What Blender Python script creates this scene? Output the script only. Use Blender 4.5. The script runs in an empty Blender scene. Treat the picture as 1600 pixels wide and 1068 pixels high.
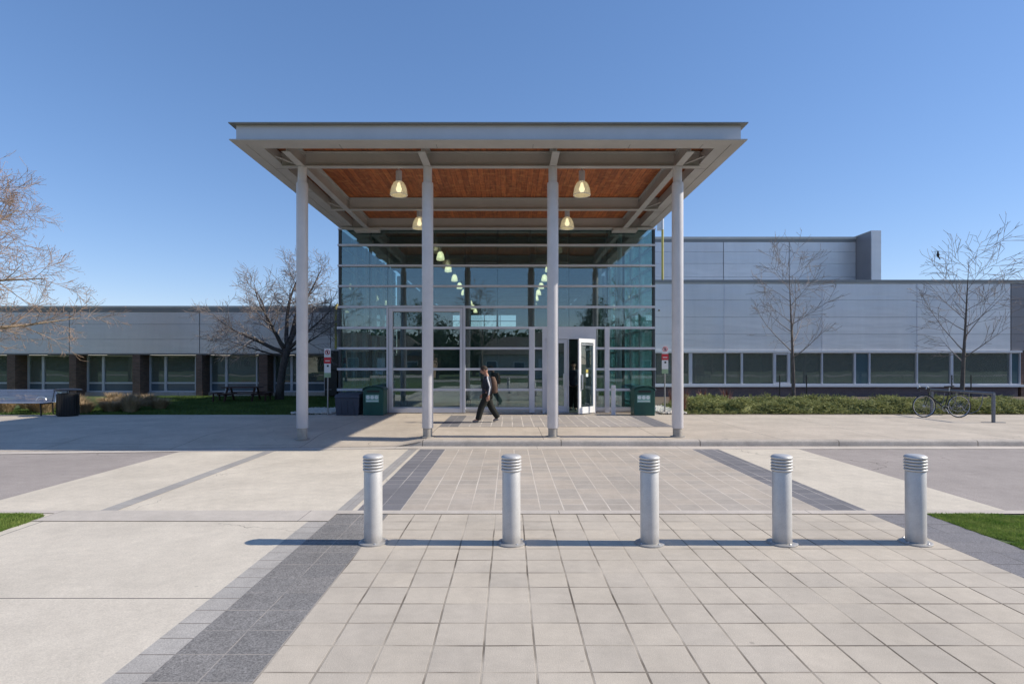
import bpy, bmesh, math, random
from mathutils import Vector, Matrix, noise as mnoise
R = math.radians
S = bpy.context.scene
# ---------------------------------------------------------------- camera, sky, sun, exposure
CAMH, F = 1.8, 890.0
cd = bpy.data.cameras.new('camera'); cam = bpy.data.objects.new('camera', cd); S.collection.objects.link(cam)
cam.location = (0, 0, CAMH); cam.rotation_euler = (R(90), 0, 0)
cd.sensor_width = 36; cd.lens = F/1600*36; cd.shift_x = 0.003; cd.shift_y = 0.0206
cd.clip_start = 0.05; cd.clip_end = 3000
S.camera = cam
SUN = Vector((1, -0.02, 0.727)).normalized()          # towards the sun
el = math.asin(SUN.z); az = math.atan2(SUN.x, SUN.y)
w = bpy.data.worlds.new('World'); S.world = w; w.use_nodes = True
nt = w.node_tree; bg = nt.nodes['Background']
sky = nt.nodes.new('ShaderNodeTexSky'); sky.sky_type = 'NISHITA'; sky.sun_disc = False
sky.sun_elevation = el; sky.sun_rotation = az; sky.altitude = 0; sky.air_density = 1.0; sky.dust_density = 0.1; sky.ozone_density = 6.0
# soften the sky's contrast towards the zenith (colour grade of the whole sky, light and view alike)
v1 = nt.nodes.new('ShaderNodeVectorMath'); v1.operation = 'SCALE'; v1.inputs['Scale'].default_value = 0.13; nt.links.new(sky.outputs[0], v1.inputs[0])
gm = nt.nodes.new('ShaderNodeGamma'); gm.inputs[1].default_value = 0.70; nt.links.new(v1.outputs[0], gm.inputs[0])
v2 = nt.nodes.new('ShaderNodeVectorMath'); v2.operation = 'MULTIPLY'; v2.inputs[1].default_value = (9.1, 8.3, 8.6); nt.links.new(gm.outputs[0], v2.inputs[0])
hs = nt.nodes.new('ShaderNodeHueSaturation'); hs.inputs['Saturation'].default_value = 1.25; nt.links.new(v2.outputs[0], hs.inputs['Color'])
nt.links.new(hs.outputs[0], bg.inputs[0]); bg.inputs[1].default_value = 0.11
sl = bpy.data.lights.new('sun', 'SUN'); sl.energy = 4.8; sl.angle = R(0.55); sl.color = (1, 0.92, 0.79)
so = bpy.data.objects.new('sun', sl); S.collection.objects.link(so); so.rotation_euler = SUN.to_track_quat('Z', 'Y').to_euler()
S.view_settings.view_transform = 'Standard'; S.view_settings.look = 'None'; S.view_settings.gamma = 1
S.view_settings.exposure = 0.15; S.view_settings.use_curve_mapping = False
S.cycles.max_bounces = 8; S.cycles.transparent_max_bounces = 16
C = S.collection
def fx(px, D): return (px-795)/F*D
def fz(py, D): return CAMH+(567-py)/F*D

# ---------------------------------------------------------------- materials
def node(nt, t, **kw):
    n = nt.nodes.new(t)
    for k, v in kw.items(): setattr(n, k, v)
    return n
def mixrgb(nt, fac, a, b, mode='MIX'):
    n = node(nt, 'ShaderNodeMix', data_type='RGBA', blend_type=mode)
    for i, v in ((0, fac), (6, a), (7, b)):
        if hasattr(v, 'is_linked') or isinstance(v, bpy.types.NodeSocket): nt.links.new(v, n.inputs[i])
        else: n.inputs[i].default_value = v if i == 0 else (*v[:3], 1)
    return n.outputs[2]
def noise(nt, scale, detail=4, rough=0.6, vec=None):
    n = node(nt, 'ShaderNodeTexNoise'); n.inputs['Scale'].default_value = scale; n.inputs['Detail'].default_value = detail
    n.inputs['Roughness'].default_value = rough
    if vec: nt.links.new(vec, n.inputs['Vector'])
    return n.outputs['Fac']
def ramp(nt, f, a, b, lo=0.0, hi=1.0):
    n = node(nt, 'ShaderNodeMapRange'); nt.links.new(f, n.inputs[0])
    n.inputs[1].default_value = a; n.inputs[2].default_value = b; n.inputs[3].default_value = lo; n.inputs[4].default_value = hi
    return n.outputs[0]
def base(name):
    m = bpy.data.materials.new(name); m.use_nodes = True
    nt = m.node_tree; b = nt.nodes['Principled BSDF']
    co = node(nt, 'ShaderNodeTexCoord').outputs['Object']
    return m, nt, b, co
def scl(c, k): return tuple(min(1, v*k) for v in c)
def mat(name, col, rough=0.6, metal=0.0, var=0.12, scale=6, bump=0.0, bscale=60, fine=0.0, spec=0.5, emit=None, estr=0, coat=0, stretch=None):
    m, nt, b, co = base(name)
    if stretch:
        mp = node(nt, 'ShaderNodeMapping'); nt.links.new(co, mp.inputs[0]); mp.inputs['Scale'].default_value = stretch; co = mp.outputs[0]
    f = ramp(nt, noise(nt, scale, 5, 0.6, co), 0.3, 0.7)
    c = mixrgb(nt, f, scl(col, 1-var), scl(col, 1+var))
    if fine:
        f2 = ramp(nt, noise(nt, bscale*2.2, 3, 0.7, co), 0.35, 0.65)
        c = mixrgb(nt, f2, scl((1, 1, 1), 1-fine), (1, 1, 1), 'MULTIPLY') if False else mixrgb(nt, fine, c, mixrgb(nt, f2, scl(col, 0.45), scl(col, 1.5)))
    nt.links.new(c, b.inputs['Base Color'])
    b.inputs['Roughness'].default_value = rough; b.inputs['Metallic'].default_value = metal
    b.inputs['Specular IOR Level'].default_value = spec; b.inputs['Coat Weight'].default_value = coat
    if bump:
        bp = node(nt, 'ShaderNodeBump'); bp.inputs['Strength'].default_value = bump; bp.inputs['Distance'].default_value = 0.01
        nt.links.new(noise(nt, bscale, 4, 0.6, co), bp.inputs['Height']); nt.links.new(bp.outputs[0], b.inputs['Normal'])
    if emit:
        b.inputs['Emission Color'].default_value = (*emit, 1); b.inputs['Emission Strength'].default_value = estr
    return m
def wear(nt, co, c, crack, marks):
    if crack:      # hairline cracks, only here and there
        dn = node(nt, 'ShaderNodeTexNoise'); dn.inputs['Scale'].default_value = 2.2; dn.inputs['Detail'].default_value = 6; nt.links.new(co, dn.inputs['Vector'])
        dv = node(nt, 'ShaderNodeVectorMath', operation='MULTIPLY_ADD'); nt.links.new(dn.outputs['Color'], dv.inputs[0]); dv.inputs[1].default_value = (.7, .7, 0); nt.links.new(co, dv.inputs[2])
        vo = node(nt, 'ShaderNodeTexVoronoi', feature='DISTANCE_TO_EDGE'); vo.inputs['Scale'].default_value = .38; nt.links.new(dv.outputs[0], vo.inputs['Vector'])
        e = ramp(nt, vo.outputs[0], .0012, .0035, 1, 0); k = ramp(nt, noise(nt, .45, 2, .5, co), .50, .60, 0, crack)
        m_ = node(nt, 'ShaderNodeMath', operation='MULTIPLY'); nt.links.new(e, m_.inputs[0]); nt.links.new(k, m_.inputs[1])
        c = mixrgb(nt, m_.outputs[0], c, (.10, .09, .08))
    if marks:      # small dark spots (gum, oil) and pale scuffs
        vo = node(nt, 'ShaderNodeTexVoronoi'); vo.inputs['Scale'].default_value = 1.7; vo.inputs['Randomness'].default_value = 1; nt.links.new(co, vo.inputs['Vector'])
        e = ramp(nt, vo.outputs['Distance'], .018, .034, 1, 0); sp = node(nt, 'ShaderNodeSeparateColor'); nt.links.new(vo.outputs['Color'], sp.inputs[0])
        k = ramp(nt, sp.outputs[0], .55, .60, 0, marks); m_ = node(nt, 'ShaderNodeMath', operation='MULTIPLY'); nt.links.new(e, m_.inputs[0]); nt.links.new(k, m_.inputs[1])
        c = mixrgb(nt, m_.outputs[0], c, (.14, .125, .11))
        mp = node(nt, 'ShaderNodeMapping'); mp.inputs['Scale'].default_value = (.9, 5, 1); mp.inputs['Rotation'].default_value = (0, 0, .25); nt.links.new(co, mp.inputs[0])
        k2 = ramp(nt, noise(nt, .8, 6, .7, mp.outputs[0]), .58, .80, 0, marks*.55); c = mixrgb(nt, k2, c, (.30, .27, .24))
        k3 = ramp(nt, noise(nt, 2.6, 6, .75, co), .60, .85, 0, marks*.6); c = mixrgb(nt, k3, c, (.62, .56, .50))
    return c
def cladmat(name, col, rough, metal):
    m, nt, b, co = base(name); oi = node(nt, 'ShaderNodeObjectInfo')
    mp = node(nt, 'ShaderNodeMapping'); mp.inputs['Scale'].default_value = (3.2, 3.2, .25); nt.links.new(co, mp.inputs[0])
    st = ramp(nt, noise(nt, 1.0, 6, .7, mp.outputs[0]), .35, .75, 1.02, .94); big = ramp(nt, noise(nt, .28, 3, .5, co), .3, .7, .93, 1.06)
    ob = ramp(nt, oi.outputs['Random'], 0, 1, .96, 1.04)
    m1 = node(nt, 'ShaderNodeMath', operation='MULTIPLY'); nt.links.new(st, m1.inputs[0]); nt.links.new(big, m1.inputs[1])
    m2 = node(nt, 'ShaderNodeMath', operation='MULTIPLY'); nt.links.new(m1.outputs[0], m2.inputs[0]); nt.links.new(ob, m2.inputs[1])
    vm = node(nt, 'ShaderNodeVectorMath', operation='SCALE'); vm.inputs[0].default_value = col; nt.links.new(m2.outputs[0], vm.inputs['Scale']); nt.links.new(vm.outputs[0], b.inputs['Base Color'])
    b.inputs['Metallic'].default_value = metal; nt.links.new(ramp(nt, noise(nt, .9, 4, .6, co), .3, .7, rough-.07, rough+.08), b.inputs['Roughness'])
    bp = node(nt, 'ShaderNodeBump'); bp.inputs['Strength'].default_value = .35; bp.inputs['Distance'].default_value = .03
    mp2 = node(nt, 'ShaderNodeMapping'); mp2.inputs['Scale'].default_value = (.5, 1, 2.2); nt.links.new(co, mp2.inputs[0])
    nt.links.new(noise(nt, 1.3, 2, .5, mp2.outputs[0]), bp.inputs['Height']); nt.links.new(bp.outputs[0], b.inputs['Normal'])
    return m
def tiles(name, c1, c2, joint, bw, rh, ox, oy, js=0.006, offset=0.0, fine=0.35, rough=0.85, jb=0.35, stain=0.1, patchy=None, fs=160, bmp=0.35, crack=0.0, marks=0.0):
    """paving: one brick texture in object space, per-slab tone, speckle, stains, sunk joints"""
    m, nt, b, co = base(name)
    wob = node(nt, 'ShaderNodeTexNoise'); wob.inputs['Scale'].default_value = 1.6; nt.links.new(co, wob.inputs['Vector'])
    wv = node(nt, 'ShaderNodeVectorMath', operation='MULTIPLY_ADD'); nt.links.new(wob.outputs['Color'], wv.inputs[0])
    wv.inputs[1].default_value = (0.014, 0.014, 0); nt.links.new(co, wv.inputs[2])
    mp = node(nt, 'ShaderNodeMapping'); nt.links.new(wv.outputs[0], mp.inputs[0])
    mp.inputs['Location'].default_value = (-ox+bw*200-.007, -oy+rh*200-.007, 0)
    br = node(nt, 'ShaderNodeTexBrick', offset=offset, squash=1.0); nt.links.new(mp.outputs[0], br.inputs['Vector'])
    br.inputs['Scale'].default_value = 1; br.inputs['Mortar Size'].default_value = js; br.inputs['Mortar Smooth'].default_value = 0.35
    br.inputs['Brick Width'].default_value = bw; br.inputs['Row Height'].default_value = rh; br.inputs['Bias'].default_value = 0
    br.inputs['Color1'].default_value = (*c1, 1); br.inputs['Color2'].default_value = (*c2, 1); br.inputs['Mortar'].default_value = (*c1, 1)
    sp = ramp(nt, noise(nt, fs, 3, 0.75, co), 0.3, 0.7, 1-fine, 1+fine)
    st = ramp(nt, noise(nt, 0.9, 6, 0.65, co), 0.3, 0.7, 1-stain, 1+stain)
    st2 = ramp(nt, noise(nt, 7, 5, 0.7, co), 0.3, 0.7, 1-stain*.6, 1+stain*.6)
    mu = node(nt, 'ShaderNodeMath', operation='MULTIPLY'); nt.links.new(sp, mu.inputs[0]); nt.links.new(st, mu.inputs[1])
    mu2 = node(nt, 'ShaderNodeMath', operation='MULTIPLY'); nt.links.new(mu.outputs[0], mu2.inputs[0]); nt.links.new(st2, mu2.inputs[1])
    vm = node(nt, 'ShaderNodeVectorMath', operation='SCALE'); nt.links.new(br.outputs['Color'], vm.inputs[0]); nt.links.new(mu2.outputs[0], vm.inputs['Scale'])
    jf = br.outputs['Fac']
    if patchy:   # joints filled unevenly
        pf = ramp(nt, noise(nt, patchy, 3, 0.6, co), 0.38, 0.62, 0.15, 1)
        mj = node(nt, 'ShaderNodeMath', operation='MULTIPLY'); nt.links.new(jf, mj.inputs[0]); nt.links.new(pf, mj.inputs[1]); jfc = mj.outputs[0]
    else: jfc = jf
    c = mixrgb(nt, jfc, vm.outputs[0], joint)
    c = wear(nt, co, c, crack, marks)
    nt.links.new(c, b.inputs['Base Color']); b.inputs['Roughness'].default_value = rough; b.inputs['Specular IOR Level'].default_value = 0.25
    h = node(nt, 'ShaderNodeMath', operation='MULTIPLY_ADD'); nt.links.new(jf, h.inputs[0]); h.inputs[1].default_value = -0.6
    nt.links.new(noise(nt, 120, 3, 0.7, co), h.inputs[2])
    bp = node(nt, 'ShaderNodeBump'); bp.inputs['Strength'].default_value = jb; bp.inputs['Distance'].default_value = 0.006
    nt.links.new(h.outputs[0], bp.inputs['Height']); nt.links.new(bp.outputs[0], b.inputs['Normal'])
    return m
def glass(name, tint, refl=0.1, rough=0.0, haze=0.0, hcol=(.5, .6, .6), wavy=0.02):
    m, nt, b, co = base(name); nt.nodes.remove(b); out = nt.nodes['Material Output']
    t = node(nt, 'ShaderNodeBsdfTransparent'); t.inputs[0].default_value = (*tint, 1)
    g = node(nt, 'ShaderNodeBsdfGlossy'); g.inputs['Roughness'].default_value = rough; g.inputs[0].default_value = (.86, .95, .97, 1)
    fr = node(nt, 'ShaderNodeFresnel'); fr.inputs[0].default_value = 1.5
    ad = node(nt, 'ShaderNodeMath', operation='ADD', use_clamp=True); nt.links.new(fr.outputs[0], ad.inputs[0]); ad.inputs[1].default_value = refl
    bp = node(nt, 'ShaderNodeBump'); bp.inputs['Strength'].default_value = wavy; bp.inputs['Distance'].default_value = 0.05
    nt.links.new(noise(nt, 0.8, 2, 0.5, co), bp.inputs['Height']); nt.links.new(bp.outputs[0], g.inputs['Normal'])
    mx = node(nt, 'ShaderNodeMixShader'); nt.links.new(ad.outputs[0], mx.inputs[0]); nt.links.new(t.outputs[0], mx.inputs[1]); nt.links.new(g.outputs[0], mx.inputs[2])
    last = mx.outputs[0]
    if haze:
        df = node(nt, 'ShaderNodeBsdfDiffuse'); df.inputs[0].default_value = (*hcol, 1)
        m2 = node(nt, 'ShaderNodeMixShader'); m2.inputs[0].default_value = haze; nt.links.new(last, m2.inputs[1]); nt.links.new(df.outputs[0], m2.inputs[2]); last = m2.outputs[0]
    nt.links.new(last, out.inputs[0])
    return m
M = {}
M['concrete_slab'] = tiles('concrete slab', (.62, .555, .465), (.60, .54, .45), (.13, .12, .11), 40, 2.3, -5.29, 4.35-2.3*2, js=.008, fine=.15, stain=.10, fs=90, bmp=.2, crack=.6, marks=.32)
M['apron'] = tiles('apron concrete', (.61, .545, .45), (.59, .53, .435), (.30, .27, .24), 40, 40, -20, -20, js=.006, fine=.12, stain=.12, fs=70, crack=.7, marks=.45)
M['sidewalk'] = tiles('sidewalk concrete', (.52, .45, .37), (.495, .43, .35), (.20, .175, .155), 2.6, 3.05, -1.84, 12.3, js=.009, fine=.12, stain=.14, fs=60, crack=.5, marks=.4)
M['kerb'] = tiles('kerb concrete', (.47, .42, .365), (.44, .395, .34), (.16, .14, .12), 3.0, 40, -1.87, -20, js=.012, fine=.16, stain=.2, fs=60)
M['band'] = tiles('flush band concrete', (.55, .49, .43), (.52, .47, .41), (.25, .22, .2), 3.0, 40, .6, -20, js=.006, fine=.12, stain=.12, fs=80)
M['paver_near'] = tiles('plaza pavers', (.53, .465, .38), (.48, .425, .355), (.13, .108, .085), .32, .3146, -1.44, 5.509, js=.0088, fine=.18, stain=.11, patchy=1.3, marks=.38)
M['paver_far'] = tiles('crossing pavers', (.47, .405, .335), (.41, .365, .315), (.64, .575, .495), .285, .30, -1.32, 6.93, js=.0095, fine=.14, stain=.12, patchy=.8, marks=.4)
M['paver_walk'] = tiles('entrance pavers', (.40, .36, .32), (.35, .32, .30), (.66, .61, .55), .285, .45, -1.33, 14.9, js=.016, fine=.10, stain=.08, patchy=1)
M['dark_near'] = tiles('charcoal pavers', (.235, .222, .21), (.20, .192, .185), (.37, .33, .29), .31, .3146, -2.06, 5.40, js=.006, fine=.6, stain=.14, fs=90, patchy=2.0, marks=.3)
M['dark_far'] = tiles('charcoal crossing pavers', (.20, .195, .205), (.165, .162, .172), (.55, .50, .45), .265, .30, -1.85, 6.93, js=.007, fine=.25, stain=.08, patchy=.9)
M['dark_right'] = tiles('charcoal right pavers', (.225, .215, .22), (.19, .185, .195), (.09, .085, .08), .33, .3146, 4.30, 5.40, js=.006, fine=.5, stain=.08, fs=110, patchy=1.5)
M['grey_strip'] = tiles('grey stone strip', (.43, .40, .365), (.37, .35, .325), (.20, .18, .16), 1.0, .21, -2.9, 5.40, js=.006, fine=.3, stain=.14, fs=120)
M['grey_strip2'] = tiles('grey stone strip two', (.38, .36, .335), (.34, .32, .30), (.28, .26, .24), 1.0, .3, -10, 5.40, js=.005, fine=.15, stain=.1)
M['asphalt'] = tiles('asphalt', (.345, .305, .28), (.34, .30, .275), (.34, .30, .275), 80, 80, -40, -40, js=.001, fine=.42, stain=.12, fs=75, crack=.9, marks=.5, rough=.92)
M['joint'] = mat('dark joint', (.12, .11, .10), .95)
M['soil'] = mat('soil', (.11, .085, .06), .95, var=.3, scale=8, bump=.6, bscale=40)
M['turf'] = mat('turf', (.07, .11, .025), .95, var=.35, scale=5, bump=.8, bscale=60, fine=.3)
M['turf_far'] = mat('distant turf', (.07, .10, .035), .95, var=.3, scale=.6, bump=.5, bscale=20, fine=.3)
M['steel'] = mat('light grey painted steel', (.42, .41, .40), .5, var=.09, scale=1.4, fine=.05, bump=.05, bscale=30)
M['steel_fascia'] = mat('fascia painted steel', (.58, .55, .54), .36, metal=.3, var=.05, scale=1.5)
M['column'] = mat('column paint', (.60, .585, .60), .38, var=.07, scale=2.2, fine=.04, bump=.04, bscale=20)
M['mullion'] = mat('pale aluminium', (.60, .605, .65), .42, metal=.15, var=.04, scale=3)
M['dark_mullion'] = mat('dark aluminium', (.045, .05, .055), .45, var=.1)
M['white'] = mat('white paint', (.80, .80, .80), .45, var=.03)
M['base_metal'] = mat('bare steel base', (.36, .33, .29), .55, metal=.2, var=.2, scale=8, bump=.1)
M['galv'] = mat('bollard silver paint', (.56, .545, .525), .48, metal=.3, var=.09, scale=7, bump=.08, bscale=40, fine=.10)
M['galv_dark'] = mat('bollard groove', (.16, .17, .18), .6, var=.1)
def wood(name):
    m, nt, b, co = base(name)
    br = node(nt, 'ShaderNodeTexBrick', offset=.37, offset_frequency=2); mp = node(nt, 'ShaderNodeMapping')
    mp.inputs['Rotation'].default_value = (0, 0, R(90)); mp.inputs['Location'].default_value = (60, 60, 0)
    nt.links.new(co, mp.inputs[0]); nt.links.new(mp.outputs[0], br.inputs['Vector'])
    br.inputs['Scale'].default_value = 1; br.inputs['Brick Width'].default_value = 2.4; br.inputs['Row Height'].default_value = .14
    br.inputs['Mortar Size'].default_value = .004; br.inputs['Color1'].default_value = (.42, .125, .036, 1); br.inputs['Color2'].default_value = (.25, .068, .021, 1)
    br.inputs['Mortar'].default_value = (.03, .012, .006, 1)
    mp2 = node(nt, 'ShaderNodeMapping'); mp2.inputs['Scale'].default_value = (14, 1.2, 1); nt.links.new(co, mp2.inputs[0])
    g = ramp(nt, noise(nt, 1.4, 8, .75, mp2.outputs[0]), .3, .7, 0, 1)
    k = ramp(nt, noise(nt, 5, 4, .6, co), .50, .72, 0, .7)
    c = mixrgb(nt, g, (.5, .5, .5), (1.6, 1.6, 1.6)); vm = node(nt, 'ShaderNodeVectorMath', operation='MULTIPLY')
    nt.links.new(br.outputs[0], vm.inputs[0]); nt.links.new(c, vm.inputs[1])
    c2 = mixrgb(nt, k, vm.outputs[0], (.58, .25, .085)); nt.links.new(c2, b.inputs['Base Color']); b.inputs['Roughness'].default_value = .5
    return m
M['deck'] = wood('stained timber deck')
M['clad'] = cladmat('blue grey metal cladding', (.74, .73, .735), .43, .45)
M['clad_left'] = cladmat('grey metal cladding', (.66, .645, .64), .45, .4)
M['clad_dark_shade'] = mat('dark and shaded metal cladding', (.27, .255, .26), .5, metal=.2, var=.05, scale=1)  # on the fin wall this darker tone stands for shade
M['coping'] = mat('coping metal', (.24, .245, .24), .45, metal=.3, var=.06, scale=1)
M['coping_pale'] = mat('pale coping metal', (.50, .50, .47), .5, var=.06, scale=1)
M['backing'] = mat('panel gap backing', (.10, .105, .12), .8)
M['brick'] = tiles('brown brick', (.21, .125, .095), (.14, .085, .066), (.17, .145, .125), .22, .075, 0, 0, js=.009, offset=.5, fine=.3, stain=.1)
def remap_brick(m):
    nt = m.node_tree
    for n in nt.nodes:
        if n.type == 'TEX_COORD':
            sp = node(nt, 'ShaderNodeSeparateXYZ'); nt.links.new(n.outputs['Object'], sp.inputs[0])
            a = node(nt, 'ShaderNodeMath', operation='ADD'); nt.links.new(sp.outputs[0], a.inputs[0]); nt.links.new(sp.outputs[1], a.inputs[1])
            cb = node(nt, 'ShaderNodeCombineXYZ'); nt.links.new(a.outputs[0], cb.inputs[0]); nt.links.new(sp.outputs[2], cb.inputs[1])
            for l in list(nt.links):
                if l.from_node == n and l.to_node != sp:
                    ts = l.to_socket; nt.links.remove(l); nt.links.new(cb.outputs[0], ts)
            break
remap_brick(M['brick'])
M['brick_grey'] = tiles('plum grey brick', (.16, .125, .135), (.12, .097, .11), (.17, .15, .155), .22, .075, 0, 0, js=.008, offset=.5, fine=.25, stain=.1); remap_brick(M['brick_grey'])
M['glass'] = glass('entrance glass', (.68, .81, .80), .12, haze=.03, hcol=(.35, .55, .55))
M['glass_side'] = glass('side wall glass', (.68, .86, .88), .05, haze=.13, hcol=(.42, .60, .62))
M['glass_win'] = glass('wing window glass', (.52, .62, .57), .10, haze=.34, hcol=(.34, .36, .31), wavy=.05)
M['glass_teal'] = glass('teal blind glass', (.4, .6, .6), .1, haze=.6, hcol=(.14, .22, .25))
M['spandrel'] = mat('blue grey spandrel glass', (.10, .14, .175), .15, var=.1, scale=1, spec=.7)
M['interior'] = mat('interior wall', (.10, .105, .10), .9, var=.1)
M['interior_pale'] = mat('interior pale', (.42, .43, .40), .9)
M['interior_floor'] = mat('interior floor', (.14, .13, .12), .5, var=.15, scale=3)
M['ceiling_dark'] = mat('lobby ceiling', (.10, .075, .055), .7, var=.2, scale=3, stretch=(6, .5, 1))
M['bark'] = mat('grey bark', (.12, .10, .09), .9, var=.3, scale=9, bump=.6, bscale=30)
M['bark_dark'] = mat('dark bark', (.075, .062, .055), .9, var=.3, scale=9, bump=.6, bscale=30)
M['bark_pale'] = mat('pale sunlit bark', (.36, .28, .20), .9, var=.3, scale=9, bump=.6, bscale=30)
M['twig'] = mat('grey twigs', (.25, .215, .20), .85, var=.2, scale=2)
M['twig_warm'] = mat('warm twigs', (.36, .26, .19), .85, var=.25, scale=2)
M['bud'] = mat('reddish buds', (.42, .20, .13), .8, var=.35, scale=3)
M['black'] = mat('black metal', (.012, .012, .013), .35, var=.2)
M['rubber'] = mat('rubber', (.02, .02, .022), .7)
M['bench'] = mat('bench blue grey metal', (.33, .39, .50), .4, metal=.3, var=.05)
M['silver'] = mat('silver metal', (.62, .62, .62), .3, metal=.8, var=.04)
M['bin_green'] = mat('green bin plastic', (.010, .075, .058), .4, var=.12, scale=4, bump=.06)
M['bin_lid'] = mat('green bin lid', (.008, .055, .045), .45, var=.1)
M['bin_label'] = mat('bin label green', (.22, .42, .36), .5, var=.1)
M['label_white'] = mat('label white', (.70, .78, .76), .5)
M['bin_grey'] = mat('charcoal blue plastic', (.055, .062, .085), .6, var=.12, bump=.1)
M['red'] = mat('sign red', (.55, .03, .04), .45, var=.05)
M['sign_white'] = mat('sign white', (.72, .72, .72), .45, var=.04)
M['sign_green'] = mat('sign green', (.28, .40, .24), .5)
M['post'] = mat('galvanised post', (.33, .32, .31), .5, metal=.4, var=.1)
M['yellow'] = mat('yellow pipe paint', (.50, .42, .10), .5, var=.1)
M['picnic'] = mat('brown timber', (.07, .032, .022), .8, var=.3, scale=12, stretch=(1, 8, 8))
M['stone'] = mat('white gravel', (.62, .58, .52), .9, var=.2, scale=7, bump=.4)
M['skin'] = mat('skin', (.42, .22, .155), .55, var=.05)
M['rack'] = mat('rack dark galvanised', (.16, .17, .20), .45, metal=.4, var=.1)
M['hair'] = mat('dark hair', (.03, .018, .012), .7, var=.2, bump=.6, bscale=150)
M['navy'] = mat('navy track jacket', (.012, .016, .035), .75, var=.15, scale=20, bump=.4, bscale=30)
M['stripe'] = mat('white stripe cloth', (.75, .75, .78), .8)
M['trouser'] = mat('dark olive trousers', (.013, .014, .011), .9, var=.25, scale=14, bump=.6, bscale=25)
M['shoe'] = mat('grey shoes', (.20, .19, .18), .7)
M['pack'] = mat('tan backpack cloth', (.12, .072, .05), .85, var=.25, scale=18, bump=.5)
M['pack_dark'] = mat('backpack dark panel', (.03, .02, .02), .85)
M['straw'] = mat('dry grass', (.36, .26, .15), .9, var=.35, scale=3)
M['straw_red'] = mat('russet stems', (.24, .10, .07), .9, var=.35, scale=3)
def leafmat(name, a, b_, scale=1.5, trans=0.25):
    m, nt, b, co = base(name)
    f = ramp(nt, noise(nt, scale, 4, .7, co), .3, .7); f2 = ramp(nt, noise(nt, scale*14, 3, .7, co), .3, .7, .6, 1.4)
    c = mixrgb(nt, f, a, b_); vm = node(nt, 'ShaderNodeVectorMath', operation='SCALE'); nt.links.new(c, vm.inputs[0]); nt.links.new(f2, vm.inputs['Scale'])
    nt.links.new(vm.outputs[0], b.inputs['Base Color']); b.inputs['Roughness'].default_value = .75; b.inputs['Specular IOR Level'].default_value = .2
    tr = node(nt, 'ShaderNodeBsdfTranslucent'); nt.links.new(vm.outputs[0], tr.inputs[0])
    mx = node(nt, 'ShaderNodeMixShader'); mx.inputs[0].default_value = trans
    out = nt.nodes['Material Output']; nt.links.new(b.outputs[0], mx.inputs[1]); nt.links.new(tr.outputs[0], mx.inputs[2]); nt.links.new(mx.outputs[0], out.inputs[0])
    return m
M['juniper'] = leafmat('juniper foliage', (.11, .14, .05), (.40, .40, .16), 4.5)
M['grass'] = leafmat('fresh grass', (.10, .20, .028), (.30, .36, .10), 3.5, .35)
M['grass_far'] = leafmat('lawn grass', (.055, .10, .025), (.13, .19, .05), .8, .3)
M['conifer'] = leafmat('evergreen foliage', (.02, .045, .018), (.05, .08, .03), .5)
M['house_wall'] = mat('house brick wall', (.30, .20, .15), .9, var=.15, scale=2)
M['house_wall2'] = mat('house pale siding', (.50, .46, .40), .9, var=.08, scale=2)
M['house_roof'] = mat('shingle roof', (.10, .085, .075), .9, var=.25, scale=6, bump=.4)
def grime(m, h, k):     # road dirt splashed on the lowest few centimetres
    nt = m.node_tree; b = nt.nodes['Principled BSDF']; co = node(nt, 'ShaderNodeTexCoord').outputs['Object']; src = b.inputs['Base Color'].links[0].from_socket
    sp = node(nt, 'ShaderNodeSeparateXYZ'); nt.links.new(co, sp.inputs[0]); n = noise(nt, 14, 5, .7, co)
    a = node(nt, 'ShaderNodeMath', operation='MULTIPLY_ADD'); nt.links.new(n, a.inputs[0]); a.inputs[1].default_value = -h*1.6; nt.links.new(sp.outputs[2], a.inputs[2])
    f = ramp(nt, a.outputs[0], -h*.9, h*.35, k, 0); nt.links.new(mixrgb(nt, f, src, (.17, .15, .125)), b.inputs['Base Color'])
grime(M['galv'], .10, .55)
def bulbmat():
    return mat('lit lamp', (.8, .75, .55), .4, emit=(1, .86, .52), estr=2)
M['bulb'] = bulbmat()
def bellmat(name, e):
    m, nt, b, co = base(name); out = nt.nodes['Material Output']
    wv = node(nt, 'ShaderNodeTexWave', wave_type='BANDS'); wv.inputs['Scale'].default_value = 5
    b.inputs['Base Color'].default_value = (.8, .76, .6, 1); b.inputs['Roughness'].default_value = .25
    b.inputs['Emission Color'].default_value = (1, .84, .52, 1); b.inputs['Emission Strength'].default_value = e
    t = node(nt, 'ShaderNodeBsdfTransparent'); mx = node(nt, 'ShaderNodeMixShader'); mx.inputs[0].default_value = .62
    nt.links.new(t.outputs[0], mx.inputs[1]); nt.links.new(b.outputs[0], mx.inputs[2]); nt.links.new(mx.outputs[0], out.inputs[0])
    return m
M['bell'] = bellmat('lit prismatic shade', .13)
M['bell_in'] = bellmat('lit lobby shade', 1.5)

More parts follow.
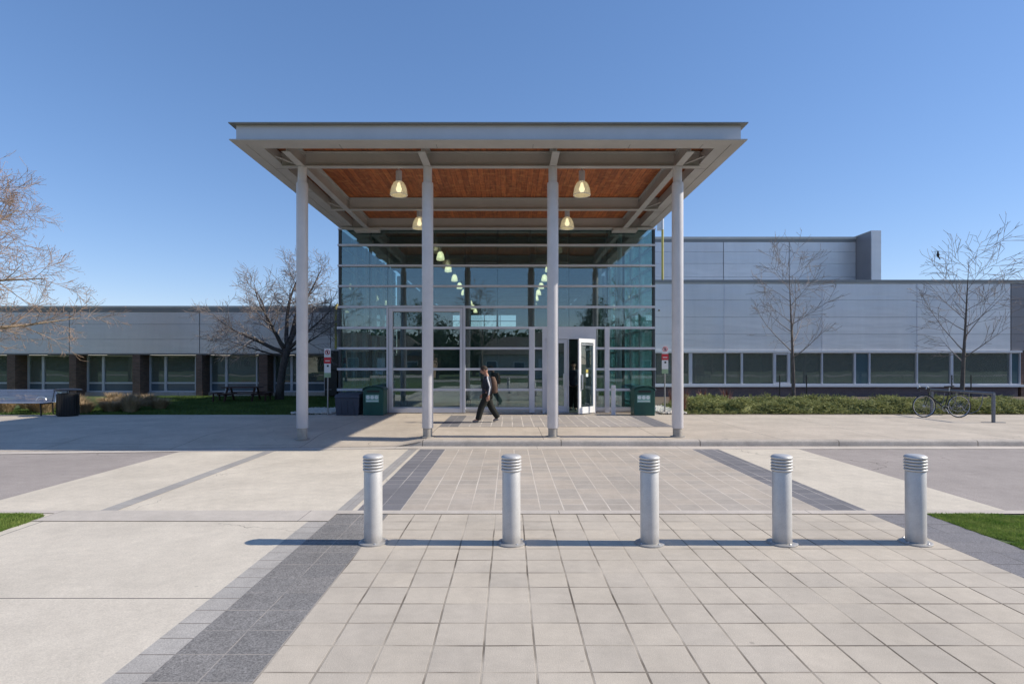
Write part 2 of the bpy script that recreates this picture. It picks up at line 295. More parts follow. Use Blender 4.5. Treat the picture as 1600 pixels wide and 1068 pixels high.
# ---------------------------------------------------------------- mesh helper
class MB:
    def __init__(s): s.v = []; s.f = []; s.sm = []; s.mi = []
    def add(s, vs, fs, smooth=False, mi=0):
        o = len(s.v); s.v += [tuple(v) for v in vs]; s.f += [tuple(i+o for i in f) for f in fs]; s.sm += [smooth]*len(fs); s.mi += [mi]*len(fs)
        return s
    def box(s, x0, x1, y0, y1, z0, z1, mi=0):
        return s.add([(x0,y0,z0),(x1,y0,z0),(x1,y1,z0),(x0,y1,z0),(x0,y0,z1),(x1,y0,z1),(x1,y1,z1),(x0,y1,z1)],
                     [(0,3,2,1),(4,5,6,7),(0,1,5,4),(1,2,6,5),(2,3,7,6),(3,0,4,7)], False, mi)
    def quad(s, a, b, c, d, mi=0): return s.add([a, b, c, d], [(0,1,2,3)], False, mi)
    def tube(s, pts, rs, n=8, cap=True, smooth=True, mi=0, closed=False):
        pts = [Vector(p) for p in pts]
        if not isinstance(rs, (list, tuple)): rs = [rs]*len(pts)
        k = len(pts); vs = []; up = None
        for i, p in enumerate(pts):
            if closed: d = pts[(i+1) % k]-pts[i-1]
            else: d = pts[min(i+1, k-1)]-pts[max(i-1, 0)]
            if d.length < 1e-9: d = Vector((0, 0, 1))
            d.normalize()
            if up is None: up = Vector((0, 0, 1)) if abs(d.z) < .9 else Vector((1, 0, 0))
            a = d.cross(up)
            if a.length < 1e-4: a = d.cross(Vector((.3, .8, .5)))
            a.normalize(); b = a.cross(d); up = b if not closed else up
            for j in range(n):
                t = 2*math.pi*j/n; vs.append(p+(a*math.cos(t)+b*math.sin(t))*rs[i])
        fs = []
        for i in range(k if closed else k-1):
            i2 = (i+1) % k
            for j in range(n): fs.append((i*n+j, i*n+(j+1) % n, i2*n+(j+1) % n, i2*n+j))
        s.add(vs, fs, smooth, mi)
        if cap and not closed:
            o = len(s.v)-len(vs)
            s.f.append(tuple(o+j for j in range(n))[::-1]); s.sm.append(False); s.mi.append(mi)
            s.f.append(tuple(o+(k-1)*n+j for j in range(n))); s.sm.append(False); s.mi.append(mi)
        return s
    def lathe(s, prof, n=32, c=(0, 0, 0), smooth=True, mi=0):
        vs = []
        for r, z in prof:
            for j in range(n):
                t = 2*math.pi*j/n; vs.append((c[0]+r*math.cos(t), c[1]+r*math.sin(t), c[2]+z))
        fs = [(i*n+j, i*n+(j+1) % n, (i+1)*n+(j+1) % n, (i+1)*n+j) for i in range(len(prof)-1) for j in range(n)]
        s.add(vs, fs, smooth, mi)
        o = len(s.v)-len(vs)
        for i, rev in ((0, True), (len(prof)-1, False)):
            if prof[i][0] > 1e-4:
                f = tuple(o+i*n+j for j in range(n)); s.f.append(f[::-1] if rev else f); s.sm.append(False); s.mi.append(mi)
        return s
    def prism(s, poly, y0, y1, mi=0):      # poly of (x,z) extruded along y
        n = len(poly); vs = [(x, y0, z) for x, z in poly]+[(x, y1, z) for x, z in poly]
        fs = [tuple(range(n)), tuple(range(2*n-1, n-1, -1))]+[(i, i+n, (i+1) % n+n, (i+1) % n) for i in range(n)]
        return s.add(vs, fs, False, mi)
    def build(s, name, mats, parent=None, bevel=0, sharp=35):
        me = bpy.data.meshes.new(name); me.from_pydata(s.v, [], s.f)
        if not isinstance(mats, (list, tuple)): mats = [mats]
        for m in mats: me.materials.append(M[m] if isinstance(m, str) else m)
        me.polygons.foreach_set('use_smooth', s.sm); me.polygons.foreach_set('material_index', s.mi)
        me.update(); o = bpy.data.objects.new(name, me); C.objects.link(o)
        bm = bmesh.new(); bm.from_mesh(me); bmesh.ops.recalc_face_normals(bm, faces=bm.faces); bm.to_mesh(me); bm.free()
        if any(s.sm) and sharp:
            try: me.set_sharp_from_angle(angle=R(sharp))
            except Exception: pass
        if parent: o.parent = parent
        if bevel:
            md = o.modifiers.new('bevel', 'BEVEL'); md.width = bevel; md.segments = 2; md.limit_method = 'ANGLE'; md.angle_limit = R(40)
        return o
def tag(o, label=None, cat=None, group=None, kind=None):
    for k, v in (('label', label), ('category', cat), ('group', group), ('kind', kind)):
        if v: o[k] = v
    return o
def thing(name, label, cat, loc=(0, 0, 0), rz=0, group=None):
    o = bpy.data.objects.new(name, None); C.objects.link(o); o.location = loc; o.rotation_euler = (0, 0, rz); o.empty_display_size = .2
    return tag(o, label, cat, group)
def copy_tree(o, parent=None):
    c = o.copy(); C.objects.link(c); c.parent = parent
    for ch in list(o.children):
        copy_tree(ch, c)
    return c
def bx(name, m, parent, *a, bevel=0): return MB().box(*a).build(name, m, parent, bevel)

# ---------------------------------------------------------------- ground and paving (setting)
def sheet(name, m, x0, x1, y0, y1, z, nx=1, ny=1, fn=None):
    b = MB(); vs = []; fs = []
    for j in range(ny+1):
        for i in range(nx+1):
            x = x0+(x1-x0)*i/nx; y = y0+(y1-y0)*j/ny; vs.append((x, y, z if fn is None else fn(x, y)))
    for j in range(ny):
        for i in range(nx):
            a = j*(nx+1)+i; fs.append((a, a+1, a+nx+2, a+nx+1))
    return tag(b.add(vs, fs).build(name, m), kind='structure')
sheet('ground', 'turf_far', -900, 900, -900, 900, -.035)
tag(MB().add([(-5.42, 6.79, .0065), (-5.47, 6.79, .0065), (-5.55, 6.79, .0065), (-5.60, 6.79, .0065), (-5.50, 6.74, .0065), (-5.44, 6.66, .0065), (-5.42, 6.57, .0065)], [(0, 1, 2, 3, 4, 5, 6)]).build('plaza_slab', 'concrete_slab'), kind='structure')
sheet('road', 'asphalt', -120, 120, 6.88, 12.05, 0.0)
sheet('crossing_slab', 'apron', -6.68, 6.06, 6.88, 11.9, .004)
sheet('crossing_paving', 'paver_far', -1.32, 3.81, 6.925, 11.86, .008)
sheet('paving_border', 'dark_far', -1.85, -1.32, 6.925, 11.86, .008)
sheet('paving_border', 'dark_far', 3.81, 4.36, 6.925, 11.86, .008)
sheet('paving_strip', 'grey_strip2', -2.09, -1.91, 6.925, 11.86, .008)
sheet('paving_strip', 'grey_strip2', -4.98, -4.77, 6.925, 11.86, .008)
sheet('flush_kerb', 'band', -120, -5.42, 6.795, 6.925, .012)
sheet('flush_kerb', 'band', -5.42, -2.05, 6.46, 6.925, .012)
sheet('flush_kerb', 'band', -2.05, 120, 6.775, 6.925, .012)
sheet('plaza_slab', 'concrete_slab', -5.42, -2.28, -9, 6.46, .006)
sheet('paving_strip', 'grey_strip', -2.28, -2.06, -9, 6.46, .006)
sheet('paving_border', 'dark_near', -2.06, -1.44, -9, 6.775, .006)
sheet('plaza_paving', 'paver_near', -1.44, 4.30, -9, 6.775, .006)
sheet('paving_border', 'dark_right', 4.30, 4.96, -9, 6.775, .006)
sheet('gutter', 'band', -1.9, 120, 11.9, 12.3, .007)
def kerb_y(x): return 12.3-.095*min(30, max(0, -1.9-x))
xs = [-1.9-.5*i for i in range(0, 60)]+[-60, -120]; k = len(xs)
b = MB(); b.add([(x, kerb_y(x)-.32*min(1, (-1.9-x)/.01+1), .0085) for x in xs]+[(x, kerb_y(x)+.02, .0085) for x in xs], [(i, i+1, k+i+1, k+i) for i in range(k-1)])
tag(b.build('gutter', 'band'), kind='structure')
# joints cut in slabs, as thin dark sheets
sheet('lawn_soil', 'turf', -120, -5.42, -9, 6.795, -.002)
sheet('lawn_soil', 'turf', 4.96, 120, -9, 6.775, -.002)
def walk_z(x, y):
    t = min(1, max(0, (-1.8-x)/.6)); r = min(1, max(0, (y-kerb_y(x))/1.6)); r = r*r*(3-2*r)
    return .13*(1-t)+t*(.014+.116*r)
xs = [-120, -60, -30]+[-20+i*.75 for i in range(24)]+[-2.4+i*.1 for i in range(7)]+[-1.5, 0, 5, 10, 20, 40, 120]
xs = sorted(set(round(x, 3) for x in xs)); ys = [12.3+.13*i for i in range(13)]+[14.4, 16, 18.42]
b = MB(); vs = [(x, y if y > 12.31 else (12.42 if x > -1.9 else kerb_y(x)), walk_z(x, y if y > 12.31 else kerb_y(x))) for y in ys for x in xs]; nx = len(xs)
b.add(vs, [(j*nx+i, j*nx+i+1, (j+1)*nx+i+1, (j+1)*nx+i) for j in range(len(ys)-1) for i in range(nx-1)], True)
tag(b.build('pavement', 'sidewalk'), kind='structure')
sheet('pavement_edge', 'sidewalk', -6.3, 5.6, 18.42, 19.4, .13)
# kerb: rounded profile along x, dropping at the crossing
prof = [(12.302, -.02), (12.302, .09), (12.315, .115), (12.345, .1285), (12.40, .1325), (12.47, .1335)]
kx = [-2.55, -2.4, -2.25, -2.1, -1.95, -1.8, -1.6]+[i*2.0 for i in range(0, 61)]
vs = []; 
for x in kx:
    t = min(1, max(0, (x+2.5)/.75)); t = t*t*(3-2*t)
    for y, z in prof: vs.append((x, y, -.02+(z+.02)*t+.034*(1-t)))
k = len(prof)
b = MB(); b.add(vs, [(i*k+j, (i+1)*k+j, (i+1)*k+j+1, i*k+j+1) for i in range(len(kx)-1) for j in range(k-1)], True)
tag(b.build('kerb', 'kerb', sharp=60), kind='structure')
sheet('entrance_paving', 'paver_walk', -1.33, 3.80, 14.9, 18.1, .135)
sheet('paving_border', 'dark_far', -1.84, -1.33, 14.9, 18.1, .135)
sheet('paving_border', 'dark_far', 3.80, 4.33, 14.9, 18.1, .135)
sheet('threshold_strip', 'grey_strip2', -2.2, 5.4, 18.52, 18.72, .135)
# lawn and beds beyond the pavement
def bank(x, y): return .125+.05*math.sin(x*.3)*min(1, max(0, (y-18.4)/3))
sheet('lawn_bank', 'turf', -60, -6.2, 18.42, 28.6, .125, 40, 8, lambda x, y: .12+.02*min(1, max(0, (y-18.42)/7)))
sheet('planting_bed', 'soil', 5.4, 60, 18.42, 28.6, .135, 2, 2, lambda x, y: .128)
sheet('far_lawn', 'turf_far', -150, 150, -60, -9, -.01)
sheet('far_street', 'asphalt', -150, 150, -30, -21, 0.0)

# ---------------------------------------------------------------- grass as blades (stuff)
def blades(name, label, m, regions, n, h, wd, seed, zf=lambda x, y: 0):
    rg = random.Random(seed); b = MB(); areas = [(a[1]-a[0])*(a[3]-a[2]) for a in regions]; tot = sum(areas)
    for a, ar in zip(regions, areas):
        for _ in range(int(n*ar/tot)):
            x = rg.uniform(a[0], a[1]); y = rg.uniform(a[2], a[3]); z = zf(x, y)
            if len(a) > 4 and not a[4](x, y): continue
            cl = mnoise.noise(Vector((x*2.2, y*2.2, seed)))
            hh = h*(1+.5*cl)*rg.uniform(.55, 1.25); t = rg.uniform(0, 6.283); dx, dy = math.cos(t)*wd/2, math.sin(t)*wd/2
            lx, ly = rg.gauss(0, .4)*hh, rg.gauss(0, .4)*hh
            b.add([(x-dx, y-dy, z), (x+dx, y+dy, z), (x+dx*.6+lx*.5, y+dy*.6+ly*.5, z+hh*.6), (x+lx, y+ly, z+hh)], [(0, 1, 2), (0, 2, 3)])
    return tag(b.build(name, m), label, 'grass', kind='stuff')
blades('grass', 'bright green grass corner beside the pale slab at left', 'grass', [(-8.2, -5.39, 5.3, 6.80, lambda x, y: x < -5.41+.03*mnoise.noise(Vector((y*9, 1, 2))) and mnoise.noise(Vector((x*1.7, y*2.6, 8))) < .45 and (x+5.41)+(y-6.80) < -.16)], 52000, .028, .006, 3)
blades('grass', 'bright green grass wedge beside the charcoal paver border at right', 'grass', [(4.93, 8.6, 4.6, 6.80, lambda x, y: x > 4.955+.03*mnoise.noise(Vector((y*9, 1, 2))) and y < 6.782+.02*mnoise.noise(Vector((x*9, 1, 2))) and mnoise.noise(Vector((x*1.7, y*2.6, 8))) < .42)], 120000, .028, .006, 4)
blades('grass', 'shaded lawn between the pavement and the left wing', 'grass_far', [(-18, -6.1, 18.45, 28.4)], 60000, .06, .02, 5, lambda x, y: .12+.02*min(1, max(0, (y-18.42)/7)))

# ---------------------------------------------------------------- canopy
CX0, CX1, CY0, CY1, CZ, CT = -5.65, 4.82, 11.46, 19.0, 6.29, 6.645
cano = thing('entrance_canopy', 'flat steel canopy on four round columns over the entrance, timber underside', 'canopy', (0, 12.9, 0))
cano_off = Vector((0, 12.9, 0))
def cbuild(mb, name, m, parent=cano, bevel=0, sharp=35):
    mb.v = [(x, y-12.9, z) for x, y, z in mb.v]; return mb.build(name, m, parent, bevel, sharp)
# fascia channel: web set back, flanges out, three sides
b = MB(); wo = .11
for (x0, x1, y0, y1) in ((CX0+wo, CX1-wo, CY0+wo, CY0+wo+.02), (CX0+wo, CX0+wo+.02, CY0+wo+.021, CY1), (CX1-wo-.02, CX1-wo, CY0+wo+.021, CY1)):
    b.box(x0, x1, y0, y1, CZ+.021, CT-.021)
def ring(b, x0, x1, y0, y1, wd, z0, z1):
    b.box(x0, x1, y0, y0+wd, z0, z1); b.box(x0, x0+wd, y0+wd+.001, y1, z0, z1); b.box(x1-wd, x1, y0+wd+.001, y1, z0, z1)
cbuild(b, 'fascia', 'steel_fascia')
b = MB(); ring(b, CX0, CX1, CY0, CY1, .24, CT-.02, CT); cbuild(b, 'top_flange', 'coping')
b = MB(); ring(b, CX0+.012, CX1-.012, CY0+.012, CY1, .23, CZ, CZ+.02)
cbuild(b, 'bottom_flange', 'steel')
b = MB(); ring(b, CX0+.245, CX1-.245, CY0+.245, CY1-.1, .26, CZ+.012, CZ+.25); cbuild(b, 'edge_soffit', 'steel')
def seam(*a): cbuild(MB().box(*a), 'splice_joint', 'galv_dark')
for x in (-3.9, -1.9, .1, 2.1, 3.6):
    seam(x-.005+.4, x+.005+.4, CY0+.26, CY0+.50, CZ+.009, CZ+.012)
for y in (13.2, 15.0, 17.0):
    seam(CX0+.26, CX0+.50, y-.005, y+.005, CZ+.009, CZ+.012); seam(CX1-.50, CX1-.26, y-.005, y+.005, CZ+.009, CZ+.012)

cbuild(MB().box(CX0+.13, CX1-.13, CY0+.133, CY1, CT-.06, CT-.022), 'deck', 'deck')
def ibeam(b, p0, p1, z0, z1, fw=.2, tf=.022, tw=.014):
    if abs(p0[0]-p1[0]) < 1e-6:
        x = p0[0]; y0, y1 = sorted((p0[1], p1[1]))
        b.box(x-fw/2, x+fw/2, y0, y1, z0, z0+tf); b.box(x-fw/2, x+fw/2, y0, y1, z1-tf, z1); b.box(x-tw/2, x+tw/2, y0+.001, y1-.001, z0+tf+.0005, z1-tf-.0005)
    else:
        y = p0[1]; x0, x1 = sorted((p0[0], p1[0]))
        b.box(x0, x1, y-fw/2, y+fw/2, z0, z0+tf); b.box(x0, x1, y-fw/2, y+fw/2, z1-tf, z1); b.box(x0+.001, x1-.001, y-tw/2, y+tw/2, z0+tf+.0005, z1-tf-.0005)
COLX = [fx(472, 12.9), fx(668, 12.9), fx(863.5, 12.9), fx(1058.5, 12.9)]
BZ0, BZ1 = 6.225, 6.575
for i, X in enumerate(COLX):                      # cantilever stubs and side beams
    b = MB(); ibeam(b, (X, CY0+.51), (X, CY1-.18 if i in (0, 3) else 12.9-.075), BZ0+.004, BZ1-.003, .16); cbuild(b, 'beam', 'steel')
for Y in (12.9, 16.5):
    b = MB()
    segs = [(CX0+.51, COLX[0]-.081), (COLX[0]+.081, COLX[3]-.081), (COLX[3]+.081, CX1-.51)]
    for s0, s1 in segs: ibeam(b, (s0, Y), (s1, Y), BZ0, BZ1-.006, .15)
    cbuild(b, 'beam', 'steel')
b = MB(); b.box(CX0+.13, CX1-.13, 18.80, 18.96, 6.26, 6.58); b.box(CX0+.13, CX1-.13, 18.70, 18.965, 6.235, 6.258); cbuild(b, 'beam', 'steel')
for sx in (0, 3):
    X = COLX[sx]; b = MB(); b.box(X-.40, X+.40, 18.66, 18.99, 6.13, 6.232); cbuild(b, 'beam_bracket', 'steel', bevel=.006)
for sx, ex in ((COLX[0], CX0+.42), (COLX[3], CX1-.42)):
    for Y in (12.95, 16.55):
        b = MB(); b.tube([(sx, Y, 6.25), (ex, Y-.45, 6.38)], .016, 8); cbuild(b, 'brace_rod', 'steel')
# corner stiffener webs (fins) under the deck
for X in COLX:
    c = MB(); z0 = walk_z(X, 12.9)
    c.lathe([(.165, z0-.004), (.165, z0+.018), (.128, z0+.019), (.105, z0+.021), (.105, .335), (.100, .34)], 40, (X, 12.9, 0))
    co = thing  # keep namespace clean
    col = MB().lathe([(.118, .332), (.127, .345), (.127, 5.83), (.122, 5.87), (.098, 5.885), (.098, 6.222)], 48, (X, 12.9, 0))
    o = cbuild(col, 'column', 'column', sharp=50)
    c.v = [(x, y-12.9, z) for x, y, z in c.v]; c.build('column_base', 'base_metal', o)

# ---------------------------------------------------------------- pendant lamps
def make_lamp(cat_label, bell='bell', ztop=6.58, zb=5.86, r=.205, stem=.075):
    t = thing('pendant_lamp', cat_label, 'lamp', (0, 0, 0))
    MB().lathe([(stem, .33), (stem, .58), (stem*.8, .60), (.028, .61), (.028, ztop-zb)], 24).build('stem', 'mullion', t)
    pr = [(r, 0), (r+.004, .012), (r*.99, .06), (r*.93, .14), (r*.82, .22), (r*.62, .295), (stem*1.05, .335)]
    bmb = MB(); n = 48; vs = []
    for rr, z in pr:
        for j in range(n):
            q = rr*(1+.012*math.cos(j*math.pi)) ; vs.append((q*math.cos(2*math.pi*j/n), q*math.sin(2*math.pi*j/n), z))
    bmb.add(vs, [(i*n+j, i*n+(j+1) % n, (i+1)*n+(j+1) % n, (i+1)*n+j) for i in range(len(pr)-1) for j in range(n)], True)
    bmb.build('shade', bell, t, sharp=0)
    MB().lathe([(.001, .07), (.05, .09), (.075, .15), (.05, .21), (.03, .30)], 16).build('bulb', 'bulb', t)
    MB().tube([(r*math.cos(a*math.pi/16), r*math.sin(a*math.pi/16), 0) for a in range(32)], .006, 6, closed=True).build('rim', 'mullion', t)
    return t
l0 = make_lamp('left front lamp under the canopy timber, between first two columns')
lab = [('lit bell lamp under canopy timber between the first and second columns from the left', fx(623, 13.8), 13.8),
       ('lit bell lamp under canopy timber just right of the third column from the left', fx(909, 13.8), 13.8),
       ('lit bell lamp close to the glass, half hidden by the second column from the left', fx(655, 17.2), 17.2),
       ('lit bell lamp close to the glass, right of the third column', fx(886, 17.2), 17.2)]
for i, (lb, X, Y) in enumerate(lab):
    o = l0 if i == 0 else copy_tree(l0)
    o.location = (X, Y, 5.86); tag(o, lb, 'lamp', 'pendant lamps under the canopy')

# ---------------------------------------------------------------- glazed entrance building
FD = 19.05; Z0 = .13; ZC = 6.29
ent = thing('entrance_building', 'tall glazed entrance hall with pale mullions and double doors', 'building', (0, FD, 0))
def eb(mb, name, m, parent=ent, bevel=0):
    off = Vector((0, FD, 0)); mb.v = [(x, y-FD, z) for x, y, z in mb.v]; return mb.build(name, m, parent, bevel)
X0, X1 = fx(530.5, FD), fx(1021.5, FD)
rows = [383, 415, 447, 479.5, 512, 544, 576.5, 608.5, 637.5]
rz = [fz(r, FD) for r in rows]
vup = [577, 605, 666, 727, 777, 828, 889, 949, 975]
PX = lambda p: fx(p, FD)
# panes: bay by bay
PR = random.Random(4)
def pane(x0, x1, z0, z1, m='glass', y=FD+.05):
    b = MB(); cuts = [z0]+sorted(z for z in rz if z0+.05 < z < z1-.05)+[z1]
    for a_, c_ in zip(cuts[:-1], cuts[1:]):      # each light sits a hair out of true in its frame
        t1, t2, t3 = (PR.uniform(-.0025, .0025) for _ in range(3)); q = [(x0+.004, y+t1, a_+.003), (x1-.004, y+t1+t2, a_+.003), (x1-.004, y+t1+t2+t3, c_-.003), (x0+.004, y+t1+t3, c_-.003)]
        b.add(q+[(x_, y_+.010, z_) for x_, y_, z_ in q], [(0, 1, 2, 3), (7, 6, 5, 4), (0, 4, 5, 1), (1, 5, 6, 2), (2, 6, 7, 3), (3, 7, 4, 0)])
    eb(b, 'pane', m)
bays = [530.5]+vup+[1021.5]
zmid = rz[4]
for i in range(len(bays)-1):
    pane(PX(bays[i]), PX(bays[i+1]), zmid, ZC)
low = [530.5, 577, 608, 666, 722, 777, 831]
for i in range(len(low)-1): pane(PX(low[i]), PX(low[i+1]), rz[8], zmid)
pane(PX(831), PX(850), rz[8], zmid); pane(PX(930), PX(948), rz[8], zmid); pane(PX(948), PX(975), rz[8], zmid); pane(PX(975), PX(1021.5), rz[8], zmid)
# horizontal caps
def hcap(p0, p1, z, h=.075, y0=FD-.045, nm='mullion'): eb(MB().box(p0, p1, y0, FD+.047, z-h/2, z+h/2), nm, 'mullion')
P1a, P1b = PX(604.5), PX(727)     # left framed bay
for i, z in enumerate(rz):
    x0, x1 = X0-.06, X1+.06
    if i < 3: hcap(x0, x1, z, .06)
    elif i == 3: hcap(x0, P1a, z, .07); hcap(P1b, x1, z, .07)
    elif i == 4: hcap(x0-.02, P1a, z); hcap(P1a+.19, P1b-.17, z); hcap(P1b, x1, z)
    else:
        hcap(x0-.02, P1a, z); hcap(P1a+.19, P1b-.17, z); hcap(P1b, PX(826.5), z); hcap(PX(835), PX(847), z); hcap(PX(931), PX(944.5), z); hcap(PX(951.5), x1, z)
eb(MB().box(X0-.06, X1+.06, FD-.02, FD+.047, ZC-.03, ZC+.02), 'mullion', 'mullion')
for p in vup:
    zl = zmid if p in (605, 727, 828, 889, 949) else rz[8]
    zl2 = zmid+.04 if zl == zmid else zl+.04
    if p in (605, 727): zl2 = rz[3]+.04
    if p == 828 or p == 949 or p == 889: zl2 = zmid+.04
    if p == 666: zl2 = rz[3]+.04
    eb(MB().box(PX(p)-.034, PX(p)+.034, FD+.068, FD+.24, zl2, ZC), 'mullion', 'dark_mullion')
eb(MB().box(PX(666)-.028, PX(666)+.028, FD+.063, FD+.20, rz[8], rz[3]-.05), 'mullion', 'dark_mullion')
for X in (X0, X1): eb(MB().box(X-.035, X+.035, FD-.02, FD+.16, Z0, ZC-.031), 'corner_post', 'dark_mullion')
# framed bay left
b = MB(); zt = rz[3]+.04; fo = .10
b.box(P1a, P1a+.20, FD-fo, FD+.045, Z0+.02, zt); b.box(P1b-.18, P1b, FD-fo, FD+.045, Z0+.02, zt)
b.box(P1a+.201, P1b-.181, FD-fo, FD+.045, zt-.20, zt); b.box(P1a+.201, P1b-.181, FD-fo, FD+.045, Z0+.02, Z0+.17); eb(b, 'portal_frame', 'mullion', bevel=.006)
b = MB(); b.box(P1a+.07, P1a+.085, FD-fo-.004, FD-fo, Z0+.03, zt-.07); b.box(P1b-.085, P1b-.07, FD-fo-.004, FD-fo, Z0+.03, zt-.07); b.box(P1a+.086, P1b-.086, FD-fo-.004, FD-fo, zt-.085, zt-.07)
eb(b, 'frame_joint', 'galv_dark')
# door portal
for a, c2 in ((826.5, 835), (944.5, 951.5)):
    eb(MB().box(PX(a), PX(c2), FD-.08, FD+.045, Z0+.02, rz[4]-.038), 'portal_post', 'mullion', bevel=.005)
dz = fz(529.5, FD); DL, DM, DR = PX(850), PX(887.5), PX(928.5)
eb(MB().box(PX(847.2), PX(930.8), FD-.06, FD+.06, dz+.03, rz[4]-.038), 'door_header_panel', 'mullion')
b = MB(); b.box(PX(847.2), DL+.02, FD-.07, FD+.08, Z0, dz+.029); b.box(DR+.004, PX(930.8), FD-.07, FD+.08, Z0, dz+.029); b.box(DL+.021, DR, FD-.07, FD+.08, dz, dz+.029); b.box(DM-.022, DM+.022, FD-.05, FD+.08, Z0, dz-.001)
eb(b, 'door_frame', 'mullion')
eb(MB().box(DL+.021, DR, FD-.12, FD+.10, Z0-.005, Z0+.02), 'door_threshold', 'silver')
def door(hx, hy, width, ang, mirror, m, nm='door'):
    h = dz-Z0-.03; b = MB(); s = .11
    b.box(0, s, -.025, .025, .01, h); b.box(width-s, width, -.025, .025, .01, h); b.box(s+.0005, width-s-.0005, -.025, .025, h-.13, h); b.box(s+.0005, width-s-.0005, -.025, .025, .01, .22)
    o = b.build(nm, m, ent, bevel=.004); o.location = (hx, hy-FD, Z0+.022); o.rotation_euler = (0, 0, ang)
    MB().box(s-.002, width-s+.002, -.005, .005, .215, h-.125).build('pane', 'glass', o)
    hd = MB(); hx2 = width-.055
    for yy in (-.07, .07):
        hd.tube([(hx2-.07, 0.026*(1 if yy > 0 else -1), .80), (hx2-.07, yy, .80), (hx2-.07, yy, 1.28), (hx2-.07, .026*(1 if yy > 0 else -1), 1.28)], .018, 10)
    hd.build('handle', 'silver', o)
    return o
dl = door(DL+.025, FD, DM-DL-.052, 0, 1, 'mullion')
lw = math.hypot(DR-fx(903.5, 18.42), FD-18.42)
ang = math.atan2(18.42-FD, fx(903.5, 18.42)-DR)
dr = door(DR, FD-.05, lw, ang, -1, 'white'); dr['label'] = 'white door leaf standing open towards the plaza'
st = MB(); st.box(lw*.42, lw*.56, .006, .009, 1.33, 1.44); st.build('door_sticker', 'yellow', dr)
MB().box(lw*.42, lw*.56, .006, .009, 1.20, 1.31).build('door_sticker', 'label_white', dr)
MB().box(.12, lw-.12, .027, .06, dz-Z0-.24, dz-Z0-.20).build('door_closer', 'silver', dr)
# base curb under glass
eb(MB().box(X0-.05, PX(846), FD-.005, FD+.2, Z0-.02, Z0+.06), 'sill_kerb', 'kerb')
eb(MB().box(PX(932), X1+.05, FD-.03, FD+.2, Z0-.02, Z0+.05), 'sill_kerb', 'kerb')
for a, c2 in ((530.5, 604), (727.5, 847), (931, 1021.5)):
    eb(MB().box(PX(a), PX(c2), FD+.0, FD+.03, Z0+.061, rz[8]-.038), 'base_panel', 'mullion' if a > 900 else 'galv')
# side walls of the glass box
for sx, X in ((-1, X0), (1, X1)):
    ys_ = [19.25+i*1.55 for i in range(7)]; ys_[-1] = 28.45
    for i in range(6): eb(MB().box(X-.006, X+.006, ys_[i], ys_[i+1], Z0, ZC), 'side_pane', 'glass_side')
    for y in ys_[1:-1]: eb(MB().box(X-.09, X+.09, y-.11, y+.11, Z0, ZC-.02), 'side_mullion', 'mullion')
    b = MB()
    for z in rz:
        for i in range(6): b.box(X-.045, X+.045, ys_[i]+.111, ys_[i+1]-.111, z-.03, z+.03)
    eb(b, 'side_transom', 'mullion')
# roof and hall
eb(MB().box(CX0+.13, CX1+.1, 19.06, 50.4, 6.55, 6.66), 'roof', 'coping')
b = MB(); b.box(X0+.05, X1-.05, 19.3, 49.9, 6.38, 6.549); 
for y in range(21, 50, 3): b.box(X0+.05, X1-.05, y, y+.2, 6.20, 6.379)
eb(b, 'ceiling', 'ceiling_dark')
eb(MB().box(X0+.02, X1-.02, 19.26, 50, .02, .14), 'floor', 'interior_floor')
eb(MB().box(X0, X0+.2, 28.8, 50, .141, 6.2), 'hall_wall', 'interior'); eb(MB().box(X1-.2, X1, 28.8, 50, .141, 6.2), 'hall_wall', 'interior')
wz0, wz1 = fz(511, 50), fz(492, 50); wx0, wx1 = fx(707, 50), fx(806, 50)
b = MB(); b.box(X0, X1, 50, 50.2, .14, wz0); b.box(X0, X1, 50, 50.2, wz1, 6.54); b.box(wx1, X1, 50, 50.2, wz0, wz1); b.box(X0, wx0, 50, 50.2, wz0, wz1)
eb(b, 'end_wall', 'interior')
b = MB(); b.box(wx0, wx1, 50.02, 50.08, (wz0+wz1)/2-.03, (wz0+wz1)/2+.03)
for i in range(1, 4): b.box(wx0+(wx1-wx0)*i/4-.03, wx0+(wx1-wx0)*i/4+.03, 50.0, 50.1, wz0, wz1)
eb(b, 'end_window_bars', 'dark_mullion')
for p in (631, 730, 831.5, 934):
    X = fx(p, 22); eb(MB().lathe([(.14, .141), (.14, 6.37)], 24, (X, 22, 0)), 'interior_column', 'bark_dark')
eb(MB().lathe([(.11, .141), (.11, 6.37)], 24, (fx(969, 20.3), 20.3, 0)), 'interior_column', 'mullion')
b = MB(); b.box(X0+.6, X0+3.4, 34, 34.2, .14, 2.9); b.box(.5, X1-.3, 30, 30.2, .14, 3.0); eb(b, 'lobby_partition', 'interior')
# lobby lamps
n = 0
li = make_lamp('lobby lamp', 'bell_in', 6.38, 5.86, .155, .055)
for side, X in (('left', fx(655, 17.2)), ('right', fx(909, 13.8))):
    for k2, Y in enumerate((22.5, 25.4, 28.3, 31.2, 34.1, 37, 40, 43, 46)):
        o = li if n == 0 else copy_tree(li); n += 1; o.location = (X, Y, 5.86)
        tag(o, 'lit pendant lamp in the %s row inside the glazed hall, %s from the glass' % (side, ['nearest', 'second', 'third', 'fourth', 'fifth', 'sixth', 'seventh', 'eighth', 'farthest'][k2]), 'lamp', 'pendant lamps inside the hall')

